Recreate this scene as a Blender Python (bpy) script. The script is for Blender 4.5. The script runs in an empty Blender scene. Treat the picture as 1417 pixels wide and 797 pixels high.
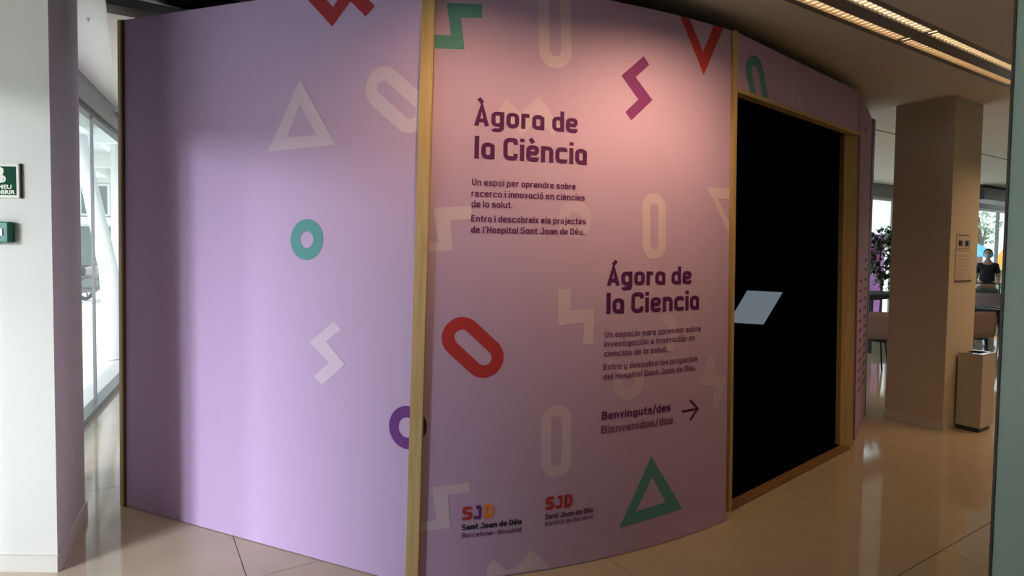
import bpy, bmesh, math, random
from mathutils import Vector, Matrix
random.seed(7)
SC = bpy.context.scene
COL = SC.collection
PI = math.pi

# ------------------------------------------------------------------ camera
F, PX, PY, H = 820.0, 708.5, 375.0, 1.5
PITCH, ROLL = math.radians(2.26), math.radians(0.74)
RM = Matrix.Rotation(PI/2-PITCH, 3, 'X') @ Matrix.Rotation(ROLL, 3, 'Z')
cam_data = bpy.data.cameras.new('camera')
cam_data.sensor_fit = 'HORIZONTAL'; cam_data.sensor_width = 36.0
cam_data.lens = F/1417*36
cam_data.shift_y = (PY-398.5)/1417
cam_data.clip_start = 0.02; cam_data.clip_end = 400
cam = bpy.data.objects.new('camera', cam_data); COL.objects.link(cam)
cam.matrix_world = Matrix.Translation((0, 0, H)) @ RM.to_4x4()
SC.camera = cam

# ------------------------------------------------------------------ light and exposure
SC.view_settings.view_transform = 'Standard'
SC.view_settings.look = 'None'
SC.view_settings.gamma = 1.0
SC.view_settings.use_curve_mapping = False
SC.view_settings.exposure = 0.0
W = bpy.data.worlds.new('sky'); SC.world = W; W.use_nodes = True
bg = W.node_tree.nodes['Background']
bg.inputs[0].default_value = (0.80, 0.92, 1.0, 1); bg.inputs[1].default_value = 1.5

def light(name, kind, loc, target, energy, color, **kw):
    d = bpy.data.lights.new(name, kind); d.energy = energy; d.color = color
    for k, v in kw.items(): setattr(d, k, v)
    o = bpy.data.objects.new(name, d); COL.objects.link(o)
    o.location = loc
    o.rotation_euler = (Vector(target)-Vector(loc)).to_track_quat('-Z', 'Y').to_euler()
    return o
WARM = (1.0, 0.60, 0.34)
light('sun', 'SUN', (0, 0, 30), (5.5, 3.5, 22.4), 3.4, (1.0, 0.97, 0.92), angle=0.02)
# daylight through the entrance glazing on the left of the camera
light('daylight_entrance', 'AREA', (-8.2, -5.7, 4.1), (-1.4, 3.0, 1.3), 2250, (0.86, 0.84, 1.0), shape='RECTANGLE', size=2.7, size_y=2.2)

# ------------------------------------------------------------------ pixel and plan helpers
def ray(u, v): return RM @ Vector(((u-PX)/F, -(v-PY)/F, -1.0))
def atz(u, v, z):
    d = ray(u, v); return Vector((0, 0, H)) + d*((z-H)/d.z)
def aty(u, v, y):
    d = ray(u, v); return Vector((0, 0, H)) + d*(y/d.y)
def proj(P):
    c = RM.transposed() @ (Vector(P)-Vector((0, 0, H)))
    return PX+F*c.x/-c.z, PY-F*c.y/-c.z
D1 = Vector((.844, .536)).normalized(); D2 = Vector((-D1.y, D1.x))
A1 = math.atan2(D1.y, D1.x)
def dd(a, b, z=0): p = D1*a+D2*b; return Vector((p.x, p.y, z))
CEIL = 2.80; CEILL = 2.865

# ------------------------------------------------------------------ materials
def mat(name, color, rough=.6, metal=0., bump=0., bscale=60., var=0., vscale=4., emit=None, estr=0., spec=.5, coat=0.):
    m = bpy.data.materials.new(name); m.use_nodes = True
    nt = m.node_tree; b = nt.nodes['Principled BSDF']
    b.inputs['Base Color'].default_value = (*color, 1); b.inputs['Roughness'].default_value = rough
    b.inputs['Metallic'].default_value = metal; b.inputs['Specular IOR Level'].default_value = spec
    b.inputs['Coat Weight'].default_value = coat
    tc = nt.nodes.new('ShaderNodeTexCoord')
    if var:
        n = nt.nodes.new('ShaderNodeTexNoise'); n.inputs['Scale'].default_value = vscale; n.inputs['Detail'].default_value = 6
        nt.links.new(tc.outputs['Object'], n.inputs['Vector'])
        r = nt.nodes.new('ShaderNodeValToRGB')
        r.color_ramp.elements[0].position = .3; r.color_ramp.elements[1].position = .7
        r.color_ramp.elements[0].color = (*[c*(1-var) for c in color], 1); r.color_ramp.elements[1].color = (*[min(1, c*(1+var)) for c in color], 1)
        nt.links.new(n.outputs['Fac'], r.inputs['Fac']); nt.links.new(r.outputs['Color'], b.inputs['Base Color'])
    if bump:
        n2 = nt.nodes.new('ShaderNodeTexNoise'); n2.inputs['Scale'].default_value = bscale; n2.inputs['Detail'].default_value = 3
        nt.links.new(tc.outputs['Object'], n2.inputs['Vector'])
        bp = nt.nodes.new('ShaderNodeBump'); bp.inputs['Strength'].default_value = bump; bp.inputs['Distance'].default_value = .01
        nt.links.new(n2.outputs['Fac'], bp.inputs['Height']); nt.links.new(bp.outputs['Normal'], b.inputs['Normal'])
    if emit: b.inputs['Emission Color'].default_value = (*emit, 1); b.inputs['Emission Strength'].default_value = estr
    return m
def wood_mat(name, c0, c1):
    m = mat(name, c0, .5); nt = m.node_tree; b = nt.nodes['Principled BSDF']
    tc = nt.nodes.new('ShaderNodeTexCoord'); mp = nt.nodes.new('ShaderNodeMapping'); mp.inputs['Scale'].default_value = (30, 30, 2.2)
    n = nt.nodes.new('ShaderNodeTexNoise'); n.inputs['Scale'].default_value = 1.3; n.inputs['Detail'].default_value = 5; n.inputs['Distortion'].default_value = .6
    r = nt.nodes.new('ShaderNodeValToRGB'); r.color_ramp.elements[0].position = .3; r.color_ramp.elements[1].position = .68
    r.color_ramp.elements[0].color = (*c0, 1); r.color_ramp.elements[1].color = (*c1, 1)
    nt.links.new(tc.outputs['Object'], mp.inputs[0]); nt.links.new(mp.outputs[0], n.inputs['Vector'])
    nt.links.new(n.outputs['Fac'], r.inputs['Fac']); nt.links.new(r.outputs['Color'], b.inputs['Base Color'])
    return m
def glass_mat(name, tint=(.93, .98, .96), refl=.12):
    m = bpy.data.materials.new(name); m.use_nodes = True; nt = m.node_tree; nt.nodes.clear()
    o = nt.nodes.new('ShaderNodeOutputMaterial'); t = nt.nodes.new('ShaderNodeBsdfTransparent'); t.inputs[0].default_value = (*tint, 1)
    g = nt.nodes.new('ShaderNodeBsdfGlossy'); g.inputs['Roughness'].default_value = .02
    lw = nt.nodes.new('ShaderNodeLayerWeight'); lw.inputs[0].default_value = refl
    mx = nt.nodes.new('ShaderNodeMixShader')
    nt.links.new(lw.outputs['Fresnel'], mx.inputs[0]); nt.links.new(t.outputs[0], mx.inputs[1]); nt.links.new(g.outputs[0], mx.inputs[2])
    nt.links.new(mx.outputs[0], o.inputs[0]); return m
def fabric_mat(name, color):
    m = mat(name, color, .72, spec=.25); nt = m.node_tree; b = nt.nodes['Principled BSDF']
    tc = nt.nodes.new('ShaderNodeTexCoord')
    w1 = nt.nodes.new('ShaderNodeTexNoise'); w1.inputs['Scale'].default_value = 1.0; w1.inputs['Detail'].default_value = 2
    mp = nt.nodes.new('ShaderNodeMapping'); mp.inputs['Scale'].default_value = (14, 14, 150)
    nt.links.new(tc.outputs['Object'], mp.inputs[0]); nt.links.new(mp.outputs[0], w1.inputs['Vector'])
    w2 = nt.nodes.new('ShaderNodeTexNoise'); w2.inputs['Scale'].default_value = 1.0
    mp2 = nt.nodes.new('ShaderNodeMapping'); mp2.inputs['Scale'].default_value = (170, 170, 12)
    nt.links.new(tc.outputs['Object'], mp2.inputs[0]); nt.links.new(mp2.outputs[0], w2.inputs['Vector'])
    ad = nt.nodes.new('ShaderNodeMath'); ad.operation = 'ADD'
    nt.links.new(w1.outputs['Fac'], ad.inputs[0]); nt.links.new(w2.outputs['Fac'], ad.inputs[1])
    bp = nt.nodes.new('ShaderNodeBump'); bp.inputs['Strength'].default_value = .10; bp.inputs['Distance'].default_value = .004
    nt.links.new(ad.outputs[0], bp.inputs['Height']); nt.links.new(bp.outputs['Normal'], b.inputs['Normal'])
    return m

M = {}
M['plaster'] = mat('white_plaster', (.60, .605, .54), .75, bump=.06, bscale=90, var=.03, vscale=2)
M['plaster_warm'] = mat('pillar_paint', (.55, .50, .385), .7, bump=.06, bscale=90, var=.03, vscale=2)
M['ceilingdaylit'] = mat('daylit_ceiling_board', (.84, .84, .79), .85, bump=.04, bscale=120, var=.02, vscale=1.5)  # left boards made whiter than the rest, daylight put into the colour
M['ceiling'] = mat('ceiling_board', (.66, .62, .53), .85, bump=.04, bscale=120, var=.02, vscale=1.5)
M['skirting'] = mat('skirting_paint', (.60, .58, .50), .45)
M['tile'] = mat('polished_stone', (.44, .37, .265), .06, var=.035, vscale=7, spec=.55)
M['grout'] = mat('dark_grout', (.12, .10, .08), .8)
M['fabric'] = fabric_mat('lilac_printed_fabric', (.49, .36, .55))
M['wood'] = wood_mat('pine_strip', (.40, .28, .11), (.52, .385, .17))
M['darkwood'] = wood_mat('dark_pine_threshold', (.16, .09, .04), (.26, .15, .06))
M['black'] = mat('matt_black_lining', (.0012, .0012, .0012), .95, spec=.02)
M['void'] = mat('black_void_paint', (.006, .006, .006), .8, spec=.1)
M['duct'] = mat('black_duct', (.012, .013, .013), .35)
M['darkmetal'] = mat('dark_metal', (.05, .055, .055), .45, metal=.3)
M['greymetal'] = mat('grey_metal', (.22, .23, .23), .4, metal=.6)
M['headerpaint'] = mat('grey_header_paint', (.22, .225, .22), .5)
M['whitemetal'] = mat('white_steel', (.75, .78, .76), .4)
M['glass'] = glass_mat('window_glass')
M['pur'] = mat('print_purple', (.19, .035, .17), .7, spec=.25)
M['darkpur'] = mat('print_dark_purple', (.085, .012, .095), .7, spec=.25)
M['violet'] = mat('print_violet', (.13, .035, .20), .7, spec=.25)
M['softpur'] = mat('print_soft_purple', (.22, .09, .23), .7, spec=.25)
M['teal'] = mat('print_teal', (.095, .30, .285), .7, spec=.25)
M['red'] = mat('print_red', (.43, .04, .043), .7, spec=.25)
M['darkred'] = mat('print_dark_red', (.34, .032, .042), .7, spec=.25)
M['orange'] = mat('print_orange', (.75, .25, .04), .7, spec=.25)
M['pale'] = mat('print_pale', (.60, .49, .60), .7, spec=.25)
M['paler'] = mat('print_very_pale', (.545, .435, .575), .7, spec=.25)
M['ink'] = mat('print_black', (.03, .02, .04), .7, spec=.25)
M['signgreen'] = mat('sign_green', (.010, .060, .034), .85, spec=.1)
M['signcream'] = mat('sign_cream', (.62, .66, .50), .5)
M['callgreen'] = mat('call_point_green', (.01, .13, .085), .35)
M['white'] = mat('white_plastic', (.8, .8, .78), .4)
M['greenpanel'] = mat('pale_green_laminate', (.40, .54, .45), .38, var=.03, vscale=3)
M['edge'] = mat('brown_edge_strip', (.07, .045, .03), .5)
M['reflector'] = mat('lamp_reflector', (.75, .70, .6), .25, metal=.7)
M['lamp'] = mat('lamp_glow', (.9, .8, .6), .5, emit=(1.0, .72, .42), estr=1.15)
M['lamphot'] = mat('lamp_glow_bright', (.9, .8, .6), .5, emit=(1.0, .82, .56), estr=1.7)
M['housing'] = mat('lamp_housing', (.20, .17, .135), .5)
M['louvre'] = mat('lamp_louvre', (.62, .5, .36), .3, metal=.4)
M['binbody'] = mat('bin_paint', (.50, .455, .37), .45)
M['bintop'] = mat('bin_lid_polished', (.6, .6, .58), .12, metal=.7)
M['paper'] = mat('notice_paper', (.50, .44, .34), .7)
M['chair'] = mat('mauve_plastic', (.30, .235, .23), .4)
M['tan'] = mat('tan_plastic', (.34, .22, .13), .4)
M['leg'] = mat('black_steel_leg', (.015, .015, .017), .35, metal=.4)
M['tabletop'] = mat('black_tabletop', (.015, .016, .019), .55, spec=.2)
M['leaf'] = mat('plant_leaf', (.035, .075, .03), .5, var=.5, vscale=9)
M['treeleaf'] = mat('tree_leaf', (.24, .33, .20), .6, var=.3, vscale=3)
M['bark'] = mat('bark', (.10, .07, .05), .8)
M['pot'] = mat('dark_pot', (.04, .035, .035), .5)
M['poster'] = mat('lilac_banner', (.62, .26, .74), .6)
M['posterpink'] = mat('magenta_banner', (.62, .05, .50), .6)
M['skin'] = mat('skin', (.50, .30, .21), .55)
M['shirt'] = mat('black_tshirt', (.018, .018, .024), .85, bump=.1, bscale=60)
M['jeans'] = mat('dark_trousers', (.03, .035, .06), .85)
M['hair'] = mat('black_hair', (.012, .010, .010), .6)
M['mask'] = mat('blue_mask', (.30, .48, .62), .7)
M['screen'] = mat('kiosk_screen', (.02, .02, .02), .2, emit=(.30, .37, .43), estr=.42)
M['concrete'] = mat('pale_paving', (.78, .78, .75), .8, var=.05, vscale=1)
M['facade'] = mat('grey_facade', (.40, .43, .42), .8)
M['facadeglass'] = mat('facade_window', (.10, .14, .14), .2)
M['canopy'] = mat('canopy_sheet', (.42, .43, .41), .6)
M['blue'] = mat('blue_awning', (.08, .35, .75), .7)
M['orangefab'] = mat('orange_fabric', (.9, .28, .03), .7)
M['motored'] = mat('scooter_paint', (.32, .30, .28), .3)
M['rubber'] = mat('rubber', (.015, .015, .015), .7)
M['bluebag'] = mat('bright_blue_fabric', (.03, .07, .75), .6)

# ------------------------------------------------------------------ mesh helpers
def link(name, me, m=None, parent=None, smooth=False):
    o = bpy.data.objects.new(name, me); COL.objects.link(o)
    if m is not None: me.materials.append(m)
    if parent is not None: o.parent = parent
    if smooth:
        for p in me.polygons: p.use_smooth = True
    return o
def mesh(name, vs, fs, m, parent=None, smooth=False):
    me = bpy.data.meshes.new(name); me.from_pydata([tuple(v) for v in vs], [], fs); me.update()
    return link(name, me, m, parent, smooth)
def tag(o, label=None, cat=None, group=None, kind=None):
    if label: o['label'] = label
    if cat: o['category'] = cat
    if group: o['group'] = group
    if kind: o['kind'] = kind
    return o
def struct(o): o['kind'] = 'structure'; return o
def empty(name, loc, rz=0.):
    o = bpy.data.objects.new(name, None); COL.objects.link(o); o.location = loc; o.rotation_euler = (0, 0, rz); o.empty_display_size = .1
    return o
class MB:
    def __init__(s): s.v = []; s.f = []
    def add(s, vs, fs):
        n = len(s.v); s.v += [Vector(v) for v in vs]; s.f += [tuple(i+n for i in f) for f in fs]; return s
    def box(s, c, d, rz=0., R=None):
        cx, cy, cz = c; X, Y, Z = d[0]/2, d[1]/2, d[2]/2
        R = R or Matrix.Rotation(rz, 3, 'Z')
        vs = [Vector(c)+R @ Vector((x, y, z)) for x in (-X, X) for y in (-Y, Y) for z in (-Z, Z)]
        return s.add(vs, [(0, 1, 3, 2), (4, 6, 7, 5), (0, 4, 5, 1), (2, 3, 7, 6), (0, 2, 6, 4), (1, 5, 7, 3)])
    def bar(s, a, b, w, h=None):
        a = Vector(a); b = Vector(b); h = h or w; d = b-a
        q = d.to_track_quat('Z', 'Y').to_matrix()
        return s.box((a+b)/2, (w, h, d.length), R=q)
    def hexa(s, q0, q1):   # bottom quad, top quad (same winding, counter-clockwise from above)
        n = len(q0); vs = list(q0)+list(q1)
        return s.add(vs, [tuple(range(n))[::-1], tuple(range(n, 2*n))]+[(i, (i+1) % n, n+(i+1) % n, n+i) for i in range(n)])
    def tube(s, pts, r, k=8, cap=True):
        pts = [Vector(p) for p in pts]; rr = r if isinstance(r, (list, tuple)) else [r]*len(pts); n0 = len(s.v)
        for i, p in enumerate(pts):
            t = (pts[min(i+1, len(pts)-1)]-pts[max(i-1, 0)]).normalized()
            up = Vector((0, 0, 1)) if abs(t.z) < .95 else Vector((1, 0, 0))
            x = t.cross(up).normalized(); y = x.cross(t)
            for j in range(k):
                a = 2*PI*j/k; s.v.append(p+(x*math.cos(a)+y*math.sin(a))*rr[i])
        for i in range(len(pts)-1):
            for j in range(k):
                a = n0+i*k+j; b = n0+i*k+(j+1) % k; s.f.append((a, b, b+k, a+k))
        if cap: s.f.append(tuple(range(n0, n0+k))[::-1]); s.f.append(tuple(range(len(s.v)-k, len(s.v))))
        return s
    def lathe(s, prof, c=(0, 0, 0), k=20):
        n0 = len(s.v); c = Vector(c)
        for r, z in prof:
            for j in range(k): a = 2*PI*j/k; s.v.append(c+Vector((r*math.cos(a), r*math.sin(a), z)))
        for i in range(len(prof)-1):
            for j in range(k):
                a = n0+i*k+j; b = n0+i*k+(j+1) % k; s.f.append((a, b, b+k, a+k))
        s.f.append(tuple(range(n0, n0+k))[::-1]); s.f.append(tuple(range(len(s.v)-k, len(s.v))))
        return s
    def build(s, name, m, parent=None, smooth=False, bevel=0.):
        o = mesh(name, s.v, s.f, m, parent, smooth)
        if bevel:
            b = o.modifiers.new('bevel', 'BEVEL'); b.width = bevel; b.segments = 2; b.limit_method = 'ANGLE'
        return o
def P3(p, z=0.): return Vector((p[0], p[1], z))

# ================================================================== SETTING
# building outline: everything inside the window lines
WLd = (atz(161, 541, 0).xy-atz(115, 593, 0).xy).normalized(); WL0 = atz(115, 593, 0).xy
WLn = Vector((-WLd.y, WLd.x))                      # points outdoors
WLo = WL0+WLn*.14
def clip(poly, p0, n):                             # keep the side where (p-p0).n <= 0
    out = []
    for i in range(len(poly)):
        a, b = poly[i], poly[(i+1) % len(poly)]; da, db = (a-p0).dot(n), (b-p0).dot(n)
        if da <= 0: out.append(a)
        if (da < 0 < db) or (db < 0 < da): out.append(a.lerp(b, da/(da-db)))
    return out
def inside(poly):
    res = []
    for far in (True, False):
        q = [Vector((p[0], p[1])) for p in poly]
        if max(p.dot(D1) for p in q) > 4.2: q = clip(q, D2*6.0, D2)
        if q: q = clip(q, Vector((0, 2.65)), Vector((0, -1)) if far else Vector((0, 1)))
        if q: q = clip(q, WLo, WLn) if far else clip(q, Vector((-3.10, 0)), Vector((-1, 0)))
        if len(q) > 2: res.append(q)
    return res
def plate(name, rect, z0, z1, m, parent=None):     # rect in D1/D2 coordinates
    a0, a1, c0, c1 = rect; mb = MB()
    for q in inside([dd(a0, c0), dd(a1, c0), dd(a1, c1), dd(a0, c1)]):
        mb.hexa([P3(p, z0) for p in q], [P3(p, z1) for p in q])
    return mb.build(name, m, parent) if mb.v else None
# floor: big polished stone tiles on a dark bed
floor = struct(plate('floor', (-9, 18, -13, 8.2), -.06, -.008, M['grout']))
TS = 1.51
tme = None
for i in range(-4, 10):
    for j in range(-5, 5):
        a, b = .407+TS*i, 1.305+TS*j
        c_ = [dd(a, b), dd(a+TS, b), dd(a+TS, b+TS), dd(a, b+TS)]
        ins = inside(c_); area = lambda q: abs(sum(q[k].x*q[k-1].y-q[k-1].x*q[k].y for k in range(len(q))))/2
        at_ = sum(area(q) for q in ins)
        if at_ < .05: continue
        if at_ > TS*TS-.01:
            if tme is None:
                o = MB().box((TS/2, TS/2, -.0095), (TS-.004, TS-.004, .019)).build('floor_tile', M['tile'], floor); tme = o.data
            else:
                o = bpy.data.objects.new('floor_tile', tme); COL.objects.link(o); o.parent = floor
            o.location = dd(a, b); o.rotation_euler = (0, 0, A1)
        else:
            plate('floor_tile', (a+.002, a+TS-.002, b+.002, b+TS-.002), -.019, 0, M['tile'], floor)
pav = MB().hexa([Vector((-60, -40, -.30)), Vector((80, -40, -.30)), Vector((80, 90, -.30)), Vector((-60, 90, -.30))],
                [Vector((-60, -40, -.065)), Vector((80, -40, -.065)), Vector((80, 90, -.065)), Vector((-60, 90, -.065))]).build('ground', M['concrete'])
struct(pav)

# ceiling boards with seams, an open slot over the booth and a lamp channel
ceiling = struct(plate('ceiling', (-9, 18, -13, 8.2), 3.3, 3.4, M['void']))
b1 = [-7, -4.6, -2.35, -.128, 1.25, 2.262, 3.982, 5.705, 7.43, 9.15, 12, 18]
b2 = [-13, -9, -5.2, -2.6, -.2, 1.62, 1.895, 2.30, 4.12, 8.2]
for i in range(len(b1)-1):
    for j in range(len(b2)-1):
        if 3 <= i < 7 and j == 5: continue             # lamp channel
        if i == 3 and j == 7: continue                 # open slot with black ducts
        a0, a1, c0, c1 = b1[i]+.003, b1[i+1]-.003, b2[j], b2[j+1]
        if j == 8: rows = [(4.12, 6.0)] if i > 4 else [(4.12, 8.2)]
        elif j == 7 and i >= 5: rows = [(2.30, 3.28), (3.315, 4.12)]
        else: rows = [(c0, c1)]
        for r0, r1 in rows:
            zc_ = CEILL if i < 3 else CEIL
            plate('ceiling_panel', (a0, a1, r0, r1), zc_, zc_+.05, M['ceilingdaylit'] if i < 3 else M['ceiling'], ceiling)
for nm, rc, z in (('backing_board', (-9, -.15, -13, 8.2), CEIL+.12), ('backing_board', (1.28, 18, -13, 1.6), CEIL+.055), ('backing_board', (1.28, 18, 1.92, 8.2), CEIL+.055)):
    plate(nm, rc, z, z+.04, M['void'], ceiling)

def wall(name, a, b, z0, z1, th, m, parent=None):
    a = Vector(a[:2]); b = Vector(b[:2]); n = (b-a).normalized(); n = Vector((-n.y, n.x))*th
    q = [a, b, b+n, a+n]
    return MB().hexa([P3(p, z0) for p in q], [P3(p, z1) for p in q]).build(name, m, parent)

# left pier with the sign (front face to the camera, slanted side towards the booth)
L0, L1, L2 = Vector((-3.3, 2.66)), atz(80, 790, 0).xy, atz(118, 712, 0).xy
L0.y = L1.y
pier = MB().hexa([P3(L0), P3(L1), P3(L2), P3((-3.1, L2.y))], [P3(L0, CEILL), P3(L1, CEILL), P3(L2, CEILL), P3((-3.1, L2.y), CEILL)])
wl = struct(pier.build('wall_left', M['plaster']))
bl = MB()
o_ = .012
sd = (L2-L1).normalized(); sn = Vector((sd.y, -sd.x))
bl.hexa([P3(L0+Vector((0, -o_))), P3(L1+Vector((.008, -o_))), P3(L1+Vector((.008, .01))), P3(L0)],
        [P3(L0+Vector((0, -o_)), .075), P3(L1+Vector((.008, -o_)), .075), P3(L1+Vector((.008, .01)), .075), P3(L0, .075)])
bl.hexa([P3(L1-sd*.0), P3(L1+sn*o_), P3(L2+sn*o_), P3(L2)], [P3(L1, .075), P3(L1+sn*o_, .075), P3(L2+sn*o_, .075), P3(L2, .075)])
struct(bl.build('baseboard_left', M['skirting']))

# window wall beyond the pier (left)
Wa = Vector((-2.56, 2.78)); Wd = (atz(161, 541, 0).xy-atz(115, 593, 0).xy).normalized(); W0 = atz(115, 593, 0).xy
Wa = W0-Wd*2.1; Wn = Vector((-Wd.y, Wd.x))
def wp(t, z=0, off=0.): p = W0+Wd*t+Wn*off; return Vector((p.x, p.y, z))
TB = 4.6
win = struct(MB().hexa([wp(-2.0, 2.665), wp(TB, 2.665), wp(TB, 2.665, .14), wp(-2.0, 2.665, .14)], [wp(-2.0, CEILL), wp(TB, CEILL), wp(TB, CEIL, .14), wp(-2.0, CEIL, .14)]).build('window_1', M['headerpaint']))
MB().hexa([wp(-2.0, 2.615, .03), wp(TB, 2.615, .03), wp(TB, 2.615, .10), wp(-2.0, 2.615, .10)], [wp(-2.0, 2.665, .03), wp(TB, 2.665, .03), wp(TB, 2.665, .10), wp(-2.0, 2.665, .10)]).build('top_rail', M['darkmetal'], win)
MB().hexa([wp(-2.0, 0, .0), wp(TB, 0, .0), wp(TB, 0, .10), wp(-2.0, 0, .10)], [wp(-2.0, .05, .0), wp(TB, .05, .0), wp(TB, .05, .10), wp(-2.0, .05, .10)]).build('bottom_rail', M['greymetal'], win)
tm = (Vector((atz(153, 560, 0).x, atz(153, 560, 0).y))-W0).dot(Wd)
js = [-2.0, tm-1.9, tm, tm+1.9, TB]
js = sorted(j for j in js if -2.0 <= j <= TB)
for k, t in enumerate(js[1:-1]):
    MB().hexa([wp(t-.008, .05, .05), wp(t+.008, .05, .05), wp(t+.008, .05, .075), wp(t-.008, .05, .075)], [wp(t-.008, 2.615, .05), wp(t+.008, 2.615, .05), wp(t+.008, 2.615, .075), wp(t-.008, 2.615, .075)]).build('mullion', M['greymetal'], win)
for t0, t1 in zip(js[:-1], js[1:]):
    MB().add([wp(t0+.01, .05, .062), wp(t1-.01, .05, .062), wp(t1-.01, 2.615, .062), wp(t0+.01, 2.615, .062)], [(0, 1, 2, 3)]).build('pane', M['glass'], win)

# entrance glazing on the left, behind the picture edge
EX = -2.95
ent = struct(MB().box((EX-.06, .35, 2.55), (.12, 4.62, .5)).build('window_2', M['headerpaint']))
MB().box((EX-.06, .35, .03), (.08, 4.62, .06)).build('bottom_rail', M['greymetal'], ent)
for y in (-.02, 1.3, 2.62): MB().box((EX-.06, y, 1.18), (.05, .05, 2.24)).build('mullion', M['greymetal'], ent)
for y0, y1 in ((.005, 1.275), (1.325, 2.595)):
    MB().add([(EX-.06, y0, .06), (EX-.06, y1, .06), (EX-.06, y1, 2.3), (EX-.06, y0, 2.3)], [(0, 1, 2, 3)]).build('pane', M['glass'], ent)
struct(MB().box((EX-.08, -2.55, 1.4), (.16, 5.0, 2.8)).build('wall_entrance', M['plaster']))

# far window wall (parallel to D1)
FW0 = Vector((7.1, 11.4))
def fp(t, z=0, off=0.): p = FW0+D1*t+D2*off; return Vector((p.x, p.y, z))
T0, T1 = -6.0, 9.6
def fslab(t0, t1, z0, z1, o0, o1, name, m, parent=None):
    return MB().hexa([fp(t0, z0, o0), fp(t1, z0, o0), fp(t1, z0, o1), fp(t0, z0, o1)], [fp(t0, z1, o0), fp(t1, z1, o0), fp(t1, z1, o1), fp(t0, z1, o1)]).build(name, m, parent)
fwin = struct(fslab(T0, T1, 2.56, CEIL, 0, .18, 'window_3', M['headerpaint']))
fslab(T0, T1, 0, .06, .04, .12, 'bottom_rail', M['greymetal'], fwin)
fslab(T0, T1, 2.50, 2.56, .04, .12, 'top_rail', M['whitemetal'], fwin)
mm_ = [T0+.02]+[.55+1.7*k for k in range(-3, 6)]+[T1-.02]
for t in mm_[1:-1]: fslab(t-.03, t+.03, .06, 2.5, .05, .11, 'mullion', M['greymetal'], fwin)
for t0, t1 in zip(mm_[:-1], mm_[1:]):
    MB().add([fp(t0+.03, .06, .08), fp(t1-.03, .06, .08), fp(t1-.03, 2.5, .08), fp(t0+.03, 2.5, .08)], [(0, 1, 2, 3)]).build('pane', M['glass'], fwin)
# closing walls
e = wp(TB, 0)
struct(wall('wall_back', (fp(T0).x, fp(T0).y), (e.x, e.y), 0, CEIL, -.15, M['plaster']))
rw0 = fp(T1); rw1 = dd(18, -6)
struct(wall('wall_right', (rw1.x, rw1.y), (rw0.x, rw0.y), 0, CEIL, -.15, M['plaster']))
struct(wall('wall_rear', (EX-.2, -5.0), (rw1.x+2, -5.0), 0, CEIL, -.15, M['plaster']))
struct(wall('wall_side', (dd(18, -6).x, dd(18, -6).y), (rw1.x+2, -5.0), 0, CEIL, .15, M['plaster']))
# dark duct band and pipe under the ceiling near the far windows
fslab(1.3, T1-.6, 2.52, 2.74, -1.15, -.75, 'ceiling_duct', M['darkmetal'])
tag(bpy.data.objects['ceiling_duct'], 'long dark boxed duct under the ceiling in front of the far windows', 'duct')

# right pillar
R0, R1 = atz(1224, 578, 0).xy, atz(1304, 597, 0).xy
R2 = R1+(atz(1362, 148, CEIL).xy-atz(1325, 135, CEIL).xy)
R3 = R0+(R2-R1)
rp = struct(MB().hexa([P3(R0), P3(R1), P3(R2), P3(R3)], [P3(R0+Vector((.0, .0)), CEIL), P3(R1+Vector((.0, .0)), CEIL), P3(R2+Vector((.0, .0)), CEIL), P3(R3+Vector((.0, .0)), CEIL)]).build('wall_pillar', M['plaster_warm']))
u1 = (R1-R0).normalized(); u2 = (R2-R1).normalized()
def rpo(p, a, b): return p+u1*a+u2*b
q = [rpo(R0, -.008, -.008), rpo(R1, .008, -.008), rpo(R2, .008, .008), rpo(R3, -.008, .008)]
struct(MB().hexa([P3(p) for p in q], [P3(p, .075) for p in q]).build('baseboard_pillar', M['skirting']))

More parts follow.
